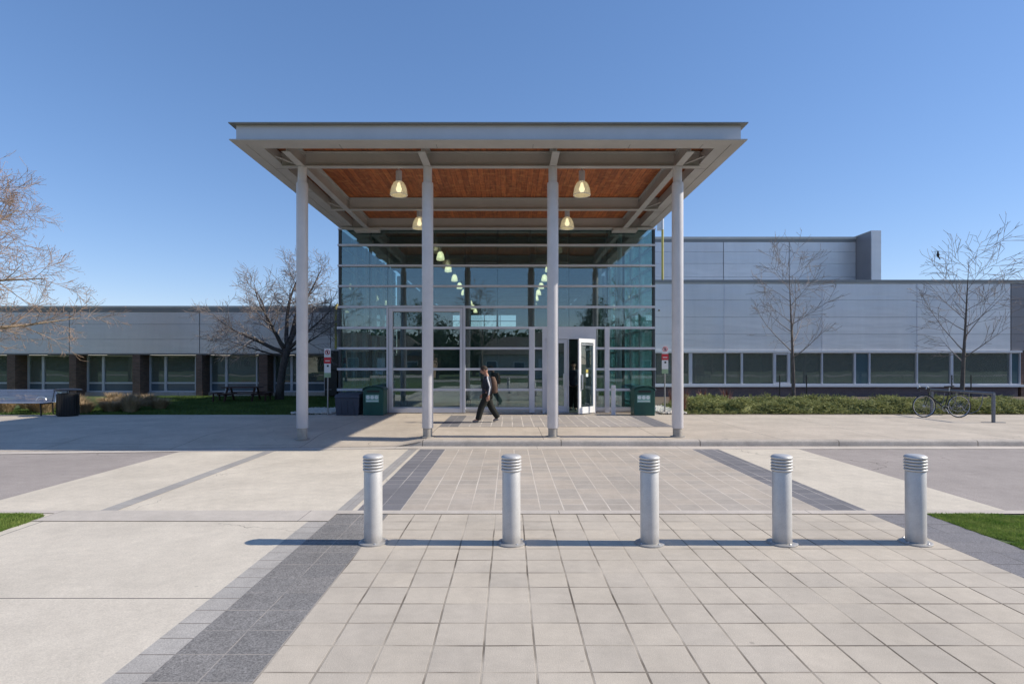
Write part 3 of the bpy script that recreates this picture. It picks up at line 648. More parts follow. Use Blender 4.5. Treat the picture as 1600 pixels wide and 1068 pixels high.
# ---------------------------------------------------------------- left wing
WD = 28.5
lw_ = thing('office_wing', 'long low wing left of the entrance, grey metal cladding over brown brick piers', 'building', (0, WD, 0))
def wb(mb, name, m, parent=lw_, bevel=0):
    mb.v = [(x, y-WD, z) for x, y, z in mb.v]; return mb.build(name, m, parent, bevel)
LX0, LX1 = -40.0, X0-.02
zt, zs = fz(478, WD), fz(552, WD)
seams = [LX0]+[fx(p, WD) for p in (-296, -93, 110, 313, 517)]+[LX1]
zrow = [zs, fz(530, WD), fz(506.5, WD), fz(487.5, WD)]
for i in range(len(seams)-1):
    b = MB()
    for j in range(3): b.box(seams[i]+.02, seams[i+1]-.02, WD-.08, WD-.02, zrow[j]+.006, zrow[j+1]-.006)
    wb(b, 'cladding_panel', 'clad_left')
wb(MB().box(LX0, LX1, WD-.019, WD+.3, zs, zt-.02), 'parapet_wall', 'backing')
b = MB(); b.box(LX0, LX1, WD-.12, WD+.35, zt-.10, zt); wb(b, 'coping', 'coping_pale')
wb(MB().box(LX0, LX1, WD-.10, WD-.02, zrow[3]+.006, zt-.101), 'coping_band', 'coping')
wb(MB().box(LX0, LX1, WD+.36, WD+14, zt-.35, zt-.2), 'roof', 'coping')
wb(MB().box(LX0, LX1, WD-.06, WD+.9, zs-.06, zs-.002), 'soffit', 'clad_dark_shade')
pf = [(fx(p, WD), fx(p+q, WD)) for p, q in ((-480, 10), (-382, 10), (-284, 10), (-186, 10), (-86, 11), (12, 12), (109, 10), (208, 11), (307, 9), (405, 13), (515, 11))]
GD = WD+.75
for a, c2 in pf: wb(MB().box(a-.02, c2+.0, WD-.03, WD+.8, .0, zs-.061), 'brick_pier', 'brick')
zh = fz(598, GD)
for i in range(len(pf)-1):
    a, c2 = pf[i][1]+.02, pf[i+1][0]-.04
    wn = thing('window', None, None); wn.parent = lw_
    w_ = c2-a; m1 = a+w_*.30; m2 = a+w_*.86; z0, z1 = .32, zs-.08
    f = MB()
    for xx, hw in ((a+.04, .04), (m1, .06), (m2, .035), (c2-.02, .02)): f.box(xx-hw, xx+hw, GD-.07, GD+.07, z0, z1)
    for (xa, xb) in ((a+.081, m1-.061), (m1+.061, m2-.036), (m2+.036, c2-.041)):
        f.box(xa, xb, GD-.06, GD+.06, zh-.04, zh+.04); f.box(xa, xb, GD-.06, GD+.06, z1-.06, z1); f.box(xa, xb, GD-.06, GD+.06, z0, z0+.06)
    wb(f, 'window_frame', 'mullion', wn)
    wb(MB().box(a+.08, c2-.04, GD-.006, GD+.006, zh+.04, z1-.06), 'pane', 'glass_win', wn)
    wb(MB().box(a+.08, c2-.04, GD-.006, GD+.006, z0+.06, zh-.04), 'spandrel_pane', 'spandrel', wn)
    wb(MB().box(a, c2, GD-.2, GD+.2, .08, z0-.002), 'window_sill', 'kerb', wn)
    if i in (2, 5, 6, 8, 9):
        wb(MB().box(m1+.1, m2-.1, GD+.10, GD+.12, (1.0, 1.5, .95, 1.3)[i % 4], 2.25), 'blind', 'interior_pale', wn)
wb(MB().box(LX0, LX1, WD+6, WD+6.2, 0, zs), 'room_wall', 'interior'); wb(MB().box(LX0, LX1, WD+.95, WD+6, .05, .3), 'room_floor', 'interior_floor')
b = MB(); 
for i in range(5): b.box(LX0+4+i*7, LX0+4.15+i*7, WD+1.6, WD+5.9, .3, zs-.1)
wb(b, 'room_partition', 'interior_pale')

# ---------------------------------------------------------------- right wing
rw = thing('classroom_wing', 'long wing right of the entrance, blue grey cladding over a window band and plum brick', 'building', (0, WD, 0))
def rb(mb, name, m, parent=rw, bevel=0): return wb(mb, name, m, parent, bevel)
RX0, RX1 = X1+.02, fx(1577, WD)
zt2 = fz(437.5, WD); zl = fz(549, WD)
seams = [RX0]+[fx(p, WD) for p in (1130.5, 1283, 1431)]+[RX1]
zrow = [zl+.04, fz(522, WD), fz(495.5, WD), fz(469, WD), fz(443.5, WD)]
for i in range(len(seams)-1):
    b = MB()
    for j in range(4): b.box(seams[i]+.022, seams[i+1]-.022, WD-.08, WD-.02, zrow[j]+.006, zrow[j+1]-.006)
    rb(b, 'cladding_panel', 'clad')
b = MB()
for s in seams[1:-1]: b.box(s-.02, s+.02, WD-.09, WD-.021, zrow[0], zrow[-1])
rb(b, 'cladding_joint', 'mullion')
rb(MB().box(RX0, RX1+12, WD-.019, WD+.3, zl, zt2-.02), 'parapet_wall', 'backing')
b = MB(); b.box(RX0, RX1+12, WD-.12, WD+.35, zt2-.14, zt2); rb(b, 'coping', 'coping')
rb(MB().box(RX0, RX1+12, WD-.10, WD-.02, zrow[4]+.006, zt2-.141), 'coping_band', 'coping_pale')
b = MB()
for j in range(4): b.box(RX1+.03, RX1+12, WD-.08, WD-.02, zrow[j]+.006, zrow[j+1]-.006)
rb(b, 'cladding_panel', 'clad_dark_shade')
rb(MB().box(RX0, RX1+12, WD+.36, WD+9, zt2-.5, zt2-.3), 'roof', 'coping')
rb(MB().box(RX0, fx(1593, WD), WD-.16, WD+.02, zl-.05, zl+.038), 'window_head', 'white')
zsill = fz(600.5, WD)
rb(MB().box(RX0, fx(1596, WD), WD-.25, WD+.12, zsill-.11, zsill), 'window_sill', 'white')
rb(MB().box(RX0, fx(1588, WD), WD-.08, WD+.2, .05, zsill-.111), 'brick_base', 'brick_grey')
rb(MB().box(fx(1594, WD), RX1+12, WD-.05, WD+.3, .05, zl-.051), 'brick_wall', 'brick')
mull = [1022, 1078, 1132, 1158, 1209, 1231, 1283, 1334, 1357, 1431, 1485, 1577, 1592]
thick = {1078: 5, 1209: 4, 1231: 4, 1158: 3, 1334: 2.5, 1485: 4}
for i in range(len(mull)-1):
    a, c2 = fx(mull[i], WD), fx(mull[i+1], WD)
    wn = thing('window', None, None); wn.parent = rw
    f = MB(); h1 = thick.get(mull[i], 2)/2*.032; h2 = thick.get(mull[i+1], 2)/2*.032
    f.box(a+.002, a+h1, WD-.10, WD+.05, zsill, zl-.051); f.box(c2-h2, c2-.002, WD-.10, WD+.05, zsill, zl-.051)
    f.box(a+h1+.001, c2-h2-.001, WD-.08, WD+.05, zsill, zsill+.05); f.box(a+h1+.001, c2-h2-.001, WD-.08, WD+.05, zl-.09, zl-.051)
    if mull[i] == 1209: f.box(a+h1+.001, c2-h2-.001, WD-.09, WD+.05, zsill+.051, zsill+.12); f.box(a+h1+.001, c2-h2-.001, WD-.09, WD+.05, zl-.16, zl-.091)
    rb(f, 'window_frame', 'mullion', wn)
    rb(MB().box(a+h1, c2-h2, WD-.006, WD+.006, zsill+.05, zl-.09), 'pane', 'glass_teal' if mull[i] in (1334, 1577) else 'glass_win', wn)
    if i in (0, 1, 5, 8, 9): rb(MB().box(a+.1, min(c2-.1, a+(1.5, .9, 2.4)[i % 3]), WD+.10, WD+.12, (.9, 1.7, 1.2)[i % 3], 2.3), 'blind', 'interior_pale', wn)
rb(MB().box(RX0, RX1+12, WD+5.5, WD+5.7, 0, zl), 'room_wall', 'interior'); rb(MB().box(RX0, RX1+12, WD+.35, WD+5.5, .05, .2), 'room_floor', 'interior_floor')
rb(MB().box(RX0, RX1+12, WD+.35, WD+5.5, zl+.02, zl+.1), 'room_ceiling', 'interior_pale')
b = MB()
for i in range(4): b.box(RX0+3+i*5.2, RX0+3.12+i*5.2, WD+1.2, WD+5.4, .21, zl)
rb(b, 'room_partition', 'interior_pale')
MB().lathe([(.04, 0), (.05, .03), (.03, .07), (.001, .08)], 12, (0, 0, 0)).build('wall_camera', 'black', rw).location = (fx(1025.5, WD)+.1, -.13, fz(486, WD))

# ---------------------------------------------------------------- rear block
RD = 34.0
rk = thing('rear_block', 'taller blue grey clad block with end fin rising behind the right wing', 'building', (0, RD, 0))
def kb(mb, name, m): mb.v = [(x, y-RD, z) for x, y, z in mb.v]; return mb.build(name, m, rk)
KX0, KX1 = 5.0, fx(1336, RD); zk = fz(370.5, RD)
ks = [KX0]+[fx(p, RD) for p in (1129.5, 1232)]+[KX1]; kz = [4.8, fz(433, RD), fz(412, RD), fz(394, RD), fz(378.5, RD)]
for i in range(3):
    b = MB()
    for j in range(4): b.box(ks[i]+.02, ks[i+1]-.02, RD-.08, RD-.02, kz[j]+.006, kz[j+1]-.006)
    kb(b, 'cladding_panel', 'clad')
kb(MB().box(KX0, KX1, RD-.019, RD+8, 3.0, zk-.02), 'wall', 'backing')
kb(MB().box(KX0, KX1, RD-.12, RD+.2, zk-.14, zk), 'coping', 'coping_pale'); kb(MB().box(KX0, KX1, RD-.10, RD-.02, kz[4]+.006, zk-.141), 'coping_band', 'coping')
kb(MB().box(KX1, KX1+.50, RD-1.5, RD+8, 3.0, zk-.003), 'fin_wall', 'clad_dark_shade')  # shade on the fin's side face is put into its darker colour
kb(MB().box(KX1-.01, KX1+.53, RD-1.56, RD-1.501, 3.0, zk+.04), 'fin_edge', 'clad'); kb(MB().box(KX1-.02, KX1+.54, RD-1.5, RD+8, zk-.002, zk+.045), 'fin_coping', 'coping_pale')

# pole and pipe
t = thing('vent_pipe', 'thin yellow pipe with pale tip standing on right wing roof behind the canopy', 'pipe', (fx(1035, WD+1), WD+1, zt2-.3))
MB().tube([(0, 0, 0), (0, 0, 3.05)], .06, 12).build('pipe', 'yellow', t); MB().tube([(0, 0, 3.051), (0, 0, 3.8)], .065, 12).build('tip', 'sign_white', t)
MB().box(-.28, -.07, -.02, .02, 3.0, 3.7).build('flag', 'sign_white', t)
t = thing('gas_pipe', 'yellow gas pipe running down the wall end left of the glazed hall', 'pipe', (fx(523, WD-.4), WD-.25, 0))
MB().tube([(0, 0, fz(545, WD)), (0, 0, zt-.1), (0, .25, zt+.05)], .06, 12).build('pipe', 'yellow', t)
MB().box(-.1, .1, -.02, .08, 3.4, 3.46).build('bracket', 'galv_dark', t)
t = thing('meter_cabinet', 'tall dark cabinet below the yellow pipe beside the glazed hall', 'cabinet', (fx(521, WD-.5), WD-.5, .2))
MB().box(-.36, .25, -.25, .2, 0, 1.25).build('body', 'black', t, bevel=.02); MB().box(-.25, .3, -.28, .2, 1.251, 2.2).build('upper_cabinet', 'black', t, bevel=.02)
MB().box(-.30, .0, -.30, -.251, .3, .33).build('handle', 'galv_dark', t)

# ---------------------------------------------------------------- bollards
bo = thing('bollard', 'x', 'bollard')
MB().lathe([(.145, 0), (.145, .012), (.135, .018), (.094, .019)], 48).build('base_flange', 'galv', bo)
MB().lathe([(.0905, .0185), (.0905, .715), (.088, .72)], 64).build('post', 'galv', bo, sharp=50)
pr = [(.07, .718)]
for i in range(5):
    z = .722+i*.030; pr += [(.072, z), (.097, z+.002), (.101, z+.008), (.101, z+.018), (.095, z+.023), (.072, z+.025)]
pr = pr[:-2]+[(.097, .867), (.080, .879), (.045, .884), (.001, .885)]
MB().lathe(pr, 64).build('louvred_cap', 'galv', bo, sharp=60)
for k2 in range(4):
    a = R(20)+k2*math.pi/2; MB().lathe([(.010, 0), (.010, .008), (.005, .013)], 8, (.120*math.cos(a), .120*math.sin(a), .016)).build('anchor_bolt', 'silver', bo)
BX = [(583, 5.70), (799, 5.68), (1015, 5.67), (1222, 5.68), (1431, 5.69)]
names = ['leftmost silver ribbed-cap bollard, standing at the edge of the charcoal paver border', 'second bollard from the left, in line with the walking man',
         'middle bollard of the five, in front of the open door', 'fourth bollard from the left, beside the far charcoal paver stripe', 'rightmost bollard, close to the right grass wedge']
for i, (p, D) in enumerate(BX):
    o = bo if i == 0 else copy_tree(bo); o.location = (fx(p, D), D, .006); o.rotation_euler = (R((.2, -.2, .1, -.1, .2)[i]), R((0, -.1, -.25, -.35, -.55)[i]), R((0, 7, 15, -9, 4)[i])); tag(o, names[i], 'bollard', 'bollards across the plaza')

# ---------------------------------------------------------------- bins, posts, signs
def green_bin(px, D, label, side):
    t = thing('recycling_bin', label, 'bin', (fx(px, D), D, .13), 0, 'green recycling bins by the glass')
    w2 = .33; pts = [(-w2, 0), (w2, 0), (w2, .78)]+[(w2*math.cos(a*math.pi/10), .78+.13*math.sin(a*math.pi/10)) for a in range(1, 10)]+[(-w2, .78)]
    MB().prism(pts, -.26, .30).build('body', 'bin_green', t, bevel=.02)
    cp = [(x*1.05, z+.012) for x, z in pts[2:]]; lid = MB()
    up = [(x, z+.03) for x, z in cp]
    lid.prism(cp+up[::-1], -.29, .33).build('lid', 'bin_lid', t)
    MB().box(-.24, .18, -.275, -.262, .42, .66).build('label_panel', 'bin_label', t)
    e = MB()
    for i in range(3):
        cx = -.165+i*.135; e.add([(cx+.062*math.cos(a*.5236), -.279, .58+.062*math.sin(a*.5236)) for a in range(12)], [tuple(range(12))])
    e.box(-.22, .16, -.278, -.276, .45, .475); e.build('label_print', 'label_white', t)
    MB().box(-.20, .20, -.268, -.262, .74, .80).build('opening', 'black', t)
    return t
green_bin(586, 18.45, 'dark green recycling bin beside the left framed glass bay', 1)
green_bin(1004, 18.35, 'green recycling bin right of the doors near the white gravel', -1)
t = thing('grit_bin', 'low charcoal plastic storage bin left of the green bin', 'bin', (fx(546, 18.5), 18.5, .13))
MB().add([(-.36, -.27, 0), (.36, -.27, 0), (.36, .27, 0), (-.36, .27, 0), (-.39, -.31, .56), (.39, -.31, .56), (.39, .31, .56), (-.39, .31, .56)],
         [(0, 3, 2, 1), (4, 5, 6, 7), (0, 1, 5, 4), (1, 2, 6, 5), (2, 3, 7, 6), (3, 0, 4, 7)]).build('body', 'bin_grey', t, bevel=.02)
MB().add([(-.41, -.33, .562), (.41, -.33, .562), (.41, .33, .562), (-.41, .33, .562), (-.37, -.29, .66), (.37, -.29, .66), (.37, .31, .72), (-.37, .31, .72)],
         [(0, 3, 2, 1), (4, 5, 6, 7), (0, 1, 5, 4), (1, 2, 6, 5), (2, 3, 7, 6), (3, 0, 4, 7)]).build('lid', 'bin_grey', t, bevel=.015)
b = MB()
for x in (-.2, 0, .2): b.box(x-.015, x+.015, -.312, -.29, .05, .5)
b.build('rib', 'bin_grey', t)
t = thing('door_opener_post', 'short pale square post right of the open door', 'post', (fx(958, 18.4), 18.4, .13))
MB().box(-.065, .065, -.06, .06, 0, .95).build('post', 'mullion', t, bevel=.008); MB().box(-.045, .045, -.066, -.061, .78, .87).build('push_plate', 'silver', t)
MB().box(-.09, .09, -.09, .09, 0, .012).build('base_plate', 'silver', t)
def sign(px, D, zt_, label):
    t = thing('no_stopping_sign', label, 'sign', (fx(px, D), D, .125), 0, 'post mounted parking signs')
    MB().tube([(0, 0, 0), (0, 0, zt_)], .022, 10).build('post', 'post', t)
    w2 = .105; y = -.03
    MB().box(-w2, w2, y-.004, y, zt_-.27, zt_+.02).build('symbol_plate', 'sign_white', t)
    rg = MB(); rg.tube([(.072*math.cos(a*math.pi/12), y-.006, zt_-.115+.072*math.sin(a*math.pi/12)) for a in range(24)], .010, 6, closed=True)
    rg.tube([(-.05, y-.006, zt_-.065), (.05, y-.006, zt_-.165)], .008, 6); rg.build('prohibition_ring', 'red', t)
    MB().box(-.022, .022, y-.0055, y-.0045, zt_-.16, zt_-.07).build('symbol', 'black', t)
    MB().box(-w2-.006, w2+.006, y-.006, y-.001, zt_-.47, zt_-.275).build('red_plate', 'red', t)
    MB().box(-w2*.7, w2*.7, y-.0075, y-.0065, zt_-.40, zt_-.375).build('red_plate_print', 'sign_white', t)
    MB().box(-w2, w2, y-.004, y, zt_-.77, zt_-.475).build('white_plate', 'sign_white', t)
    MB().box(-.02, .04, y-.0055, y-.0045, zt_-.58, zt_-.52).build('arrow', 'black', t)
    MB().box(-w2, w2, y-.004, y, zt_-.92, zt_-.772).build('green_plate', 'sign_green', t)
    return t
sign(512, 18.3, fz(544, 18.3)-.14, 'no stopping sign on a post left of the glazed hall, in shade')
sign(1038.5, 18.7, fz(539, 18.7)-.14, 'sunlit no stopping sign on a post right of the glazed hall by the white gravel')

# gravel
def gravel(name, label, x0, x1, y0, y1, n, seed):
    rg = random.Random(seed); b = MB()
    for _ in range(n):
        x, y = rg.uniform(x0, x1), rg.uniform(y0, y1); r = rg.uniform(.02, .055); q = []
        for (a, c2, d) in ((1,0,0),(-1,0,0),(0,1,0),(0,-1,0),(0,0,1),(0,0,-1)): q.append((x+a*r*rg.uniform(.7,1.3), y+c2*r*rg.uniform(.7,1.3), .15+d*r*.7+rg.uniform(0, .05)))
        b.add(q, [(0,2,4),(2,1,4),(1,3,4),(3,0,4),(2,0,5),(1,2,5),(3,1,5),(0,3,5)])
    tag(b.build(name, 'stone'), label, 'gravel', kind='stuff')
gravel('gravel', 'white gravel at the foot of the right wing beside the green bin', 4.98, 5.75, 18.5, 21.5, 1500, 1)
gravel('gravel', 'shaded pale gravel strip beside the charcoal storage bin', -7.1, -5.75, 18.5, 20.5, 1400, 2)

# ---------------------------------------------------------------- bench, litter bin, picnic table
t = thing('bench', 'blue grey slatted metal bench with ring armrests at the left edge', 'bench', (-15.72, 18.25, .13))
b = MB()
for i in range(9):
    z = .42+i*.045; b.box(-1.02, 1.02, .20+i*.012, .215+i*.012, z, z+.034)
b.build('backrest', 'bench', t)
b = MB()
for i in range(8): b.box(-1.02, 1.02, -.27+i*.055, -.27+i*.055+.042, .40, .415)
b.build('seat', 'bench', t)
for x in (-.98, .93):
    b = MB(); b.tube([(x, -.27, .385), (x, -.24, 0)], .022, 8); b.tube([(x, .2, .385), (x, .24, 0)], .022, 8); b.tube([(x, -.27, .385), (x, .2, .385), (x, .32, .84)], .022, 8); b.build('leg', 'black', t)
    b = MB(); b.tube([(x-.09+.15*math.cos(a*math.pi/10), -.13+.02*math.cos(a*math.pi/10), .47+.13*math.sin(a*math.pi/10)) for a in range(0, 11)], .016, 8); b.build('armrest', 'silver', t)
MB().tube([(1.03, .2, .40), (1.03, .315, .83)], .02, 8).build('end_rail', 'silver', t)
t = thing('litter_bin', 'round black metal litter bin with flat lid beside the bench', 'bin', (fx(106, 18.0), 18.0, .13))
b = MB(); b.lathe([(.27, 0), (.285, .03), (.285, .70), (.27, .72)], 40); b.build('body', 'black', t)
b = MB()
for i in range(28):
    a = 2*math.pi*i/28; b.tube([(.292*math.cos(a), .292*math.sin(a), .03), (.292*math.cos(a), .292*math.sin(a), .70)], .006, 4)
b.build('slats', 'black', t)
b = MB(); b.lathe([(.20, .80), (.36, .80), (.38, .82), (.33, .85), (.15, .87), (.001, .875)], 32)
b.build('lid', 'black', t)
b = MB()
for a in (0.5, 2.1, 3.7, 5.3): b.tube([(.24*math.cos(a), .24*math.sin(a), .715), (.24*math.cos(a), .24*math.sin(a), .805)], .012, 6)
b.build('lid_support', 'black', t)
rg = random.Random(8); b = MB(); vs = []
for i in range(9):
    for j in range(5): vs.append((-.16+i*.02+rg.uniform(-.01, .01), -.24+rg.uniform(-.02, .02), .72+j*.02+rg.uniform(-.01, .01)))
b.add(vs, [(i*5+j, i*5+j+1, (i+1)*5+j+1, (i+1)*5+j) for i in range(8) for j in range(4)]); b.build('bag_liner', 'label_white', t)
t = thing('picnic_table', 'dark brown timber picnic table on the shaded lawn', 'picnic table', (fx(379, 24.8), 24.8, .13), R(8)); t.scale = (.92, 1, .86)
b = MB()
for i in range(5): b.box(-.82, .82, -.38+i*.155, -.38+i*.155+.145, .70, .74)
b.build('table_top', 'picnic', t)
for y in (-.72, .60):
    b = MB(); b.box(-.82, .82, y-.13, y+.0, .42, .46); b.box(-.82, .82, y+.01, y+.14, .42, .46); b.build('seat', 'picnic', t)
for x in (-.6, .6):
    b = MB(); b.tube([(x, -.2, .70), (x, -.62, 0)], .05, 4, smooth=False); b.tube([(x, .2, .70), (x, .62, 0)], .05, 4, smooth=False); b.tube([(x+.06, -.82, .38), (x+.06, .74, .38)], .045, 4, smooth=False); b.build('leg_frame', 'picnic', t)
# side benches at the ends too, as in the photo
for x in (-1.15, 1.15):
    b = MB(); b.box(x-.14, x+.14, -.55, .45, .42, .46); b.build('seat', 'picnic', t)
    b = MB(); b.tube([(x, -.4, .42), (x, -.45, 0)], .04, 4, smooth=False); b.tube([(x, .3, .42), (x, .35, 0)], .04, 4, smooth=False); b.build('leg_frame', 'picnic', t)
    MB().tube([(x*.45, 0, .36), (x, 0, .36)], .035, 4, smooth=False).build('leg_frame', 'picnic', t)

# ---------------------------------------------------------------- bike rack and bicycle
t = thing('bike_rack', 'grey steel wave bike rack with T foot at right of the pavement', 'bike rack', (fx(1552, 16.0), 16.0, .13))
MB().box(-.035, .035, -.035, .035, .012, .80).build('post', 'rack', t, bevel=.01); MB().box(-.31, .31, -.05, .05, 0, .012).build('foot_plate', 'galv_dark', t)
MB().box(-.035, .035, 2.30, 2.37, .012, .80).build('post', 'rack', t, bevel=.01); MB().box(-.31, .31, 2.28, 2.38, 0, .012).build('foot_plate', 'galv_dark', t)
MB().tube([(0, -.03, .82), (0, 2.38, .82)], .035, 12).build('top_rail', 'rack', t)
b = MB()
for i in range(4):
    y = .35+i*.48; b.tube([(0, y+.0, .79), (-.02, y+.02, .5), (-.10, y+.06, .30), (-.25, y+.12, .22), (-.40, y+.18, .30), (-.47, y+.2, .45)], .010, 8)
    b.build('wheel_loop', 'rack', t); b = MB()
bk = thing('bicycle', 'dark road bicycle with drop handlebars locked at the bike rack', 'bicycle', (fx(1471, 17.5), 17.5, .13), R(-4))
Rw = .335; wx = .51
for x in (-wx, wx):
    ty = MB().tube([(x+Rw*math.cos(a*math.pi/24), 0, Rw+.013+Rw*math.sin(a*math.pi/24)) for a in range(48)], .014, 8, closed=True).build('wheel', 'rubber', bk)
    MB().tube([(x+(Rw-.022)*math.cos(a*math.pi/24), 0, Rw+.013+(Rw-.022)*math.sin(a*math.pi/24)) for a in range(48)], .009, 6, closed=True).build('rim', 'silver', ty)
    sp = MB()
    for a in range(24):
        q = a*math.pi/12; sp.tube([(x+.02*math.cos(q+1), .02*(-1)**a, Rw+.013+.02*math.sin(q+1)), (x+(Rw-.025)*math.cos(q), 0, Rw+.013+(Rw-.025)*math.sin(q))], .0016, 3, cap=False)
    sp.tube([(x, -.05, Rw+.013), (x, .05, Rw+.013)], .02, 10); sp.build('spokes', 'silver', ty)
BB = (.09, 0, .28); ST = (.22, 0, .80); HT = (-.36, 0, .83); HB = (-.39, 0, .70); RA = (wx, 0, Rw+.013); FA = (-wx, 0, Rw+.013)
b = MB(); b.tube([BB, ST], .016, 10); b.tube([BB, HB], .018, 10); b.tube([(.20, 0, .76), HT], .016, 10); b.tube([HT, HB], .019, 10)
for s in (-.03, .03): b.tube([BB, (wx, s*1.6, Rw+.013)], .009, 6); b.tube([(.20, 0, .74), (wx, s*1.6, Rw+.013)], .008, 6)
b.build('frame', 'black', bk)
b = MB()
for s in (-.05, .05): b.tube([HB, (-.42, s, .62), (-.47, s, .45), (-wx, s, Rw+.013)], .010, 8)
b.build('fork', 'black', bk)
b = MB(); b.tube([(-.36, 0, .83), (-.34, 0, .90), (-.43, 0, .92)], .013, 8); b.tube([(-.43, -.20, .92), (-.43, .20, .92)], .013, 8)
for s in (-.2, .2): b.tube([(-.43, s, .92), (-.51, s, .92), (-.55, s, .87), (-.52, s, .80), (-.44, s, .79)], .014, 8)
b.build('handlebar', 'black', bk)
b = MB()
for s in (-.2, .2): b.tube([(-.50, s, .92), (-.55, s, .96), (-.58, s, .88)], .014, 6)
b.build('brake_lever', 'silver', bk)
b = MB(); b.tube([(.22, 0, .80), (.235, 0, .93)], .013, 8); b.build('seat_post', 'silver', bk)
b = MB(); vs = []
for i, (x, wv, z) in enumerate(((.08, .02, .945), (.16, .03, .95), (.24, .06, .955), (.32, .075, .965), (.345, .05, .965))):
    for j in range(8):
        a = j*math.pi/4; vs.append((x, wv*math.cos(a), z+.02*math.sin(a)))
b.add(vs, [(i*8+j, i*8+(j+1) % 8, (i+1)*8+(j+1) % 8, (i+1)*8+j) for i in range(4) for j in range(8)]+[tuple(range(8)), tuple(range(39, 31, -1))], True); b.build('saddle', 'black', bk)
b = MB(); b.tube([(BB[0]+.09*math.cos(a*math.pi/12), -.03, BB[2]+.09*math.sin(a*math.pi/12)) for a in range(24)], .006, 6, closed=True)
b.tube([(BB[0]-.08, .07, .42), (BB[0], .05, .28), (BB[0], -.05, .28), (BB[0]+.08, -.07, .14)], .010, 6); b.build('crank', 'silver', bk)
b = MB(); b.box(BB[0]+.03, BB[0]+.13, -.12, -.07, .12, .14); b.box(BB[0]-.13, BB[0]-.03, .07, .12, .42, .44); b.build('pedal', 'black', bk)
b = MB(); b.tube([(.09, -.03, .37), (wx, -.03, .385)], .004, 4); b.tube([(.09, -.03, .19), (wx, -.03, .31)], .004, 4); b.build('chain', 'black', bk)

# ---------------------------------------------------------------- trees
def grow(rg, trunk, crown, p, d, L, r, lvl, P, tips):
    n = max(3, int(L/P['seg'][lvl])); pts = [p.copy()]; rs = [r]; step = L/n; dd = d.copy()
    for i in range(n):
        j = P['jit'][lvl]
        dd = (dd+Vector((rg.gauss(0, j), rg.gauss(0, j), rg.gauss(0, j)))+Vector((0, 0, P['up'][lvl]))*step).normalized()
        pts.append(pts[-1]+dd*step); t = (i+1)/n; rs.append(max(P['rmin'], r*(1-t*P['taper'][lvl])))
    (trunk if lvl <= P['tlvl'] else crown).tube(pts, rs, P['sides'][lvl], cap=lvl < 2)
    if lvl >= P['max']: tips.append((pts[-1], dd)); tips.append((pts[-2], dd)); return
    nc = P['n'][lvl]
    for k2 in range(nc):
        t = P['t0'][lvl]+(1-P['t0'][lvl])*((k2+rg.uniform(.1, .9))/nc); f = t*n; i = min(n-1, int(f)); q = pts[i].lerp(pts[i+1], f-i)
        ax = (pts[i+1]-pts[i]).normalized(); a = rg.uniform(0, 6.283) if lvl == 0 else rg.uniform(0, 6.283)
        if lvl == 0: a = k2*2.4+rg.uniform(-.4, .4)
        s = ax.cross(Vector((0, 0, 1)) if abs(ax.z) < .9 else Vector((1, 0, 0))).normalized(); u = s.cross(ax)
        side = s*math.cos(a)+u*math.sin(a); an = R(P['ang'][lvl]+rg.gauss(0, 8))
        nd = (ax*math.cos(an)+side*math.sin(an)).normalized()
        cl = P['len'][lvl]*(P['fall'](t) if lvl == 0 else (1.15-.6*t))*rg.uniform(.55, 1.3)
        grow(rg, trunk, crown, q, nd, cl if lvl == 0 else min(cl, L*.8), max(P['rmin'], rs[i]*P['rr'][lvl]), lvl+1, P, tips)
def tree(label, loc, seed, P, d=Vector((0, 0, 1)), bark='bark', twig='twig', buds=None, group=None, limbs=None):
    rg = random.Random(seed); tr, cr, tips = MB(), MB(), []
    t = thing('bare_tree', label, 'tree', loc, 0, group)
    if limbs:
        tr.tube([Vector(q) for q, _ in limbs['trunk']], [r for _, r in limbs['trunk']], 10)
        for (p, dr_, L, r) in limbs['limbs']: grow(rg, tr, cr, Vector(p), Vector(dr_).normalized(), L, r, 0, P, tips)
    else: grow(rg, tr, cr, Vector((0, 0, -.05)), d, P['H'], P['r'], 0, P, tips)
    tr.build('trunk', bark, t, sharp=0); cr.build('crown', twig, t, sharp=0)
    if buds:
        b = MB()
        for p, dd in tips:
            for _ in range(buds[0]):
                q = p+Vector((rg.gauss(0, .05), rg.gauss(0, .05), rg.gauss(0, .05))); s = buds[1]*rg.uniform(.5, 1.3)
                v = [q+Vector((rg.uniform(-s, s), rg.uniform(-s, s), rg.uniform(-s, s))) for _ in range(3)]; b.add(v, [(0, 1, 2)])
        b.build('buds', 'bud', t)
    TIPS[label] = [p+t.location for p, _ in tips]
    return t
TIPS = {}
P_r = dict(H=5.75, r=.085, seg=[.5, .3, .2, .15, .12], jit=[.014, .05, .075, .09], up=[.02, .14, .12, .08], taper=[.985, .88, .85, .7], rmin=.0065, sides=[8, 6, 4, 3], tlvl=0, max=3,
           n=[17, 7, 3], t0=[.27, .25, .2], ang=[58, 42, 38], len=[2.75, 1.05, .5], fall=lambda t: 1.12-.70*t, rr=[.42, .5, .6])
tree('slim bare young tree nearest the entrance, behind the hedge', (fx(1240, 22.5), 22.5, .13), 11, P_r, group='bare young trees behind the hedge')
P_r2 = dict(P_r); P_r2.update(H=5.9, n=[18, 7, 3], len=[3.0, 1.2, .55])
tree('bare young tree with a dark bird on a top branch, beside the bicycle', (fx(1502, 22.5), 22.5, .13), 23, P_r2, group='bare young trees behind the hedge')
tree('bare young tree mostly outside the right edge of the photo', (fx(1668, 22), 22, .13), 31, P_r2, group='bare young trees behind the hedge')
